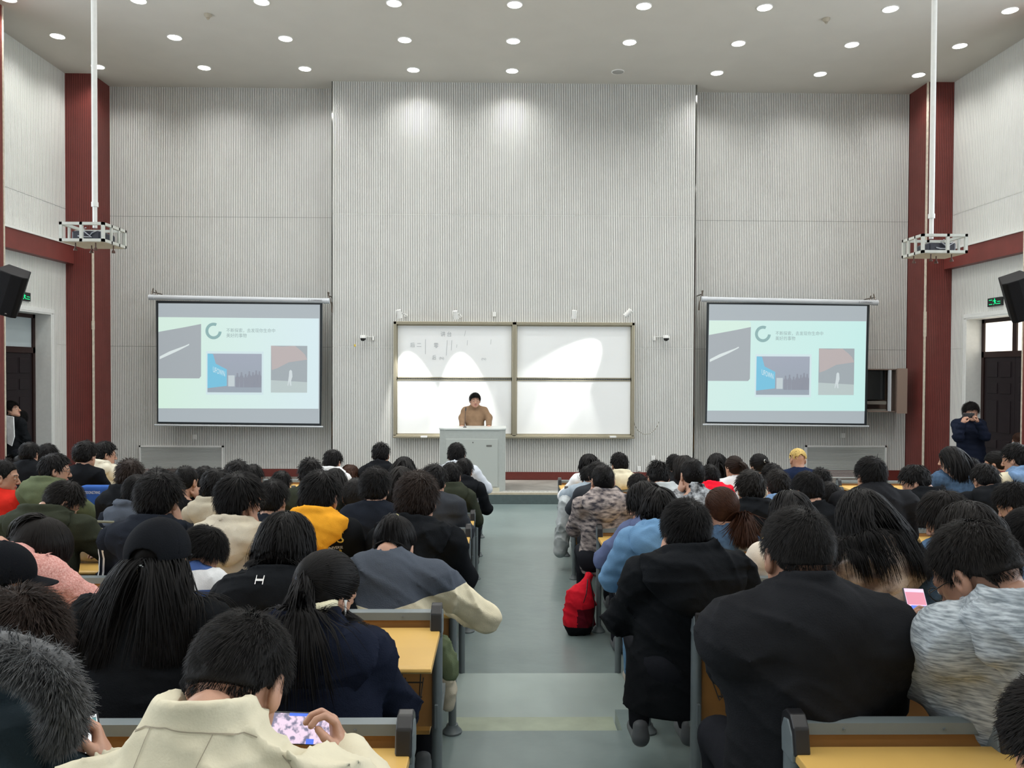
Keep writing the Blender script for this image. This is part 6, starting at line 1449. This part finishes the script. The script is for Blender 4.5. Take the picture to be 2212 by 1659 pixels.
rp_.color_ramp.elements[0].position = .38; rp_.color_ramp.elements[0].color = (*srgb(70, 70, 120), 1); rp_.color_ramp.elements[1].position = .52; rp_.color_ramp.elements[1].color = (*srgb(226, 200, 226), 1); nt_.links.new(nz_.outputs['Fac'], rp_.inputs[0]); nt_.links.new(rp_.outputs[0], nt_.nodes['Principled BSDF'].inputs['Emission Color'])
e_blue = mat('screen_blue', (.1, .1, .2), .3, emit=srgb(60, 110, 225), estr=1.0); e_pink = mat('screen_pink', (.3, .2, .2), .3, emit=srgb(214, 120, 150), estr=.8); e_pale = mat('screen_pale_pink', (.3, .3, .3), .3, emit=srgb(235, 190, 225), estr=.9); e_white = mat('screen_white', (.5, .5, .5), .3, emit=srgb(245, 250, 252), estr=1.0); e_teal = mat('screen_teal', (.2, .3, .3), .3, emit=srgb(90, 150, 155), estr=.8)
phone('p', P(650, 1574, 1.86), (1, .05, -.06), (0, .35, 1), .150, .072, 'phone showing a colourful game, held sideways by the person in beige jacket', [sm, ('game_button', (.10, -.46, .22, -.30), e_blue), ('game_bar', (-.2, .38, .46, .47), e_blue)])
phone('p', P(1984, 1318, 2.60), (1, .05, -.06), (-.22, .6, 1), .074, .150, 'phone with pink and blue screen in the hands of the person in heather hoodie', [e_pale, ('pink_banner', (-.44, .12, .44, .40), e_pink), ('blue_message', (-.30, -.14, .44, .10), e_blue)])
phone('p', P(184, 1625, 1.76), (.9, .3, .25), (-.35, .5, 1), .074, .150, 'phone with bright white screen held at the bottom left corner', [e_white, ('teal_header', (-.44, .25, .44, .44), e_teal)])
# ---------------- bags and garments
def sdf_thing(name, f, lo, hi, h, m, loc, label, cat_):
    V, F = nets(f, lo, hi, h); o = link(name, mesh_np(name, V - A(*loc), F, m if isinstance(m, list) else [m]), None, loc); return tag(o, label, cat_)
m_rbag = K('red_bag_nylon', 205, 32, 48, rough=.55); m_rdark = K('dark_red_mesh_pocket', 92, 22, 34)
bc = P(1250, 1370, 6.15); bx, by, bz = bc.x, 6.15, .13
def rb(p):
    d = sd_cone(p, A(bx, by, bz + .11), A(bx + .01, by, bz + .27), .125, .105, (1, 1.35, 1)); d = smin(d, sd_cone(p, A(bx + .01, by, bz + .27), A(bx + .075, by, bz + .45), .10, .022), .05)
    return smax(d, bz - p[:, 2], .01) - wrinkle(p - A(bx, by, bz).astype(p.dtype), .016, 34, 8, (.2, .1, .3))
rbag = empty('drawstring_bag', (bx, by, bz), 'red drawstring bag with dark base standing in the aisle beside the right desks', 'bag')
V, F = nets(rb, (bx - .2, by - .18, bz - .02), (bx + .2, by + .18, bz + .5), .009); zc = V[F].mean(1)
mi = np.where(zc[:, 2] < bz + .075, 2, np.where((zc[:, 2] < bz + .22) & (zc[:, 0] > bx - .02), 1, 0)); o = link('bag_body', mesh_np('bag_body', V - A(bx, by, bz), F, [m_rbag, m_rdark, BK], mi), rbag)
q = MB(); q.tube([(.065, -.03, .44), (.05, -.085, .34), (.02, -.10, .26)], .004, 6); q.tube([(.085, -.02, .44), (.12, -.06, .25), (.10, -.08, .06)], .004, 6); o = q.build('drawstring', [m_blk], None, smooth=True); o.parent = rbag
# grey white jacket hanging beside the front right seats, khaki coat on the left
def hang(name, pts, w, dep, m, label, y, seed):
    ps = [npv(P(x, yy_, y)) for x, yy_ in pts]
    def f(p):
        d = None
        for a, b in zip(ps[:-1], ps[1:]): e = sd_cone(p, a, b, w, w * 1.05, (1, w / dep, 1)); d = e if d is None else smin(d, e, .03)
        return d - wrinkle(p - ps[0].astype(p.dtype), .018, 30, seed, (1, .3, .1))
    lo = np.min(ps, 0) - w * 1.3 - .03; hi = np.max(ps, 0) + w * 1.3 + .03
    return sdf_thing(name, f, lo, hi, .012, m, tuple(np.mean(ps, 0)), label, 'coat')
hang('hanging_jacket', [(1221, 1085), (1217, 1130), (1213, 1170), (1210, 1190)], .07, .09, K('pale_grey_jacket', 176, 182, 184), 'pale grey jacket hanging beside the front right desk end', 8.7, 4)
hang('hanging_coat', [(955, 1395), (965, 1430), (970, 1450)], .035, .07, K('sage_lining', 112, 124, 96), 'khaki green coat with beige cuff hanging over the left desk end', 3.72, 6)
hang('coat_cuff', [(967, 1468), (970, 1490), (968, 1520)], .030, .05, BG2, 'beige ribbed coat cuff dangling at the left desk end above the step', 3.72, 9)
# light duffel bag on the fourth row desk
dz = ROWTOP[3]; dc = P(186, 1205, 4.98); dx, dyy = dc.x, 4.97
def db(p):
    d = sd_cone(p, A(dx - .11, dyy - .02, dz + .105), A(dx + .12, dyy + .0, dz + .105), .095, .095, (1, 1, 1)); return smax(d - wrinkle(p - A(dx, dyy, dz).astype(p.dtype), .010, 30, 6), dz + .004 - p[:, 2], .012)
bag = empty('duffel_bag', (dx, dyy, dz), 'silvery beige duffel bag with black straps lying on a left desk', 'bag')
V, F = nets(db, (dx - .26, dyy - .14, dz - .02), (dx + .27, dyy + .14, dz + .24), .008); xc_ = V[F].mean(1)[:, 0]; o = link('bag_body', mesh_np('bag_body', V - A(dx, dyy, dz), F, [K('silver_beige_nylon', 168, 160, 144, rough=.45), BK], (np.abs(xc_ - dx + .07) < .014).astype(int)), bag)
q = MB(); q.box((-.012, -.108, .07), (.018, -.098, .15)); o = q.build('buckle', [m_blk], None); o.parent = bag
q = MB(); q.tube([(-.15, -.03, .19), (-.08, -.05, .235), (.05, -.03, .26), (.18, 0, .25)], .009, 6); o = q.build('carry_strap', [K('strap_webbing', 128, 128, 112)], None, smooth=True); o.parent = bag
# blue bag in front of the ivory puffer
bz2 = ROWTOP[6]; b2 = P(212, 1050, 7.95)
def bb(p):
    q_ = np.abs(p - A(b2.x, 7.95, bz2 + .13).astype(p.dtype)) - A(.135 , .03, .105).astype(p.dtype); d = np.sqrt((np.maximum(q_, 0) ** 2).sum(-1)) + np.minimum(q_.max(-1), 0) - .028
    return smax(d, bz2 + .002 - p[:, 2], .01)
ob = sdf_thing('tote_bag', bb, (b2.x - .25, 7.83, bz2 - .02), (b2.x + .25, 8.07, bz2 + .34), .012, K('royal_blue_nylon', 52, 86, 150), (b2.x, 7.95, bz2), 'royal blue bag with pale lettering in front of the ivory puffer jacket', 'bag')

q = MB(); text_mb(q, 'AODONGTANG', (b2.x - .12 - b2.x, -.062, .185), (1, 0, 0), (0, 0, 1), .028, width=.17); tl = q.build('pale_lettering', [m_white], None, fix=False); tl.parent = ob
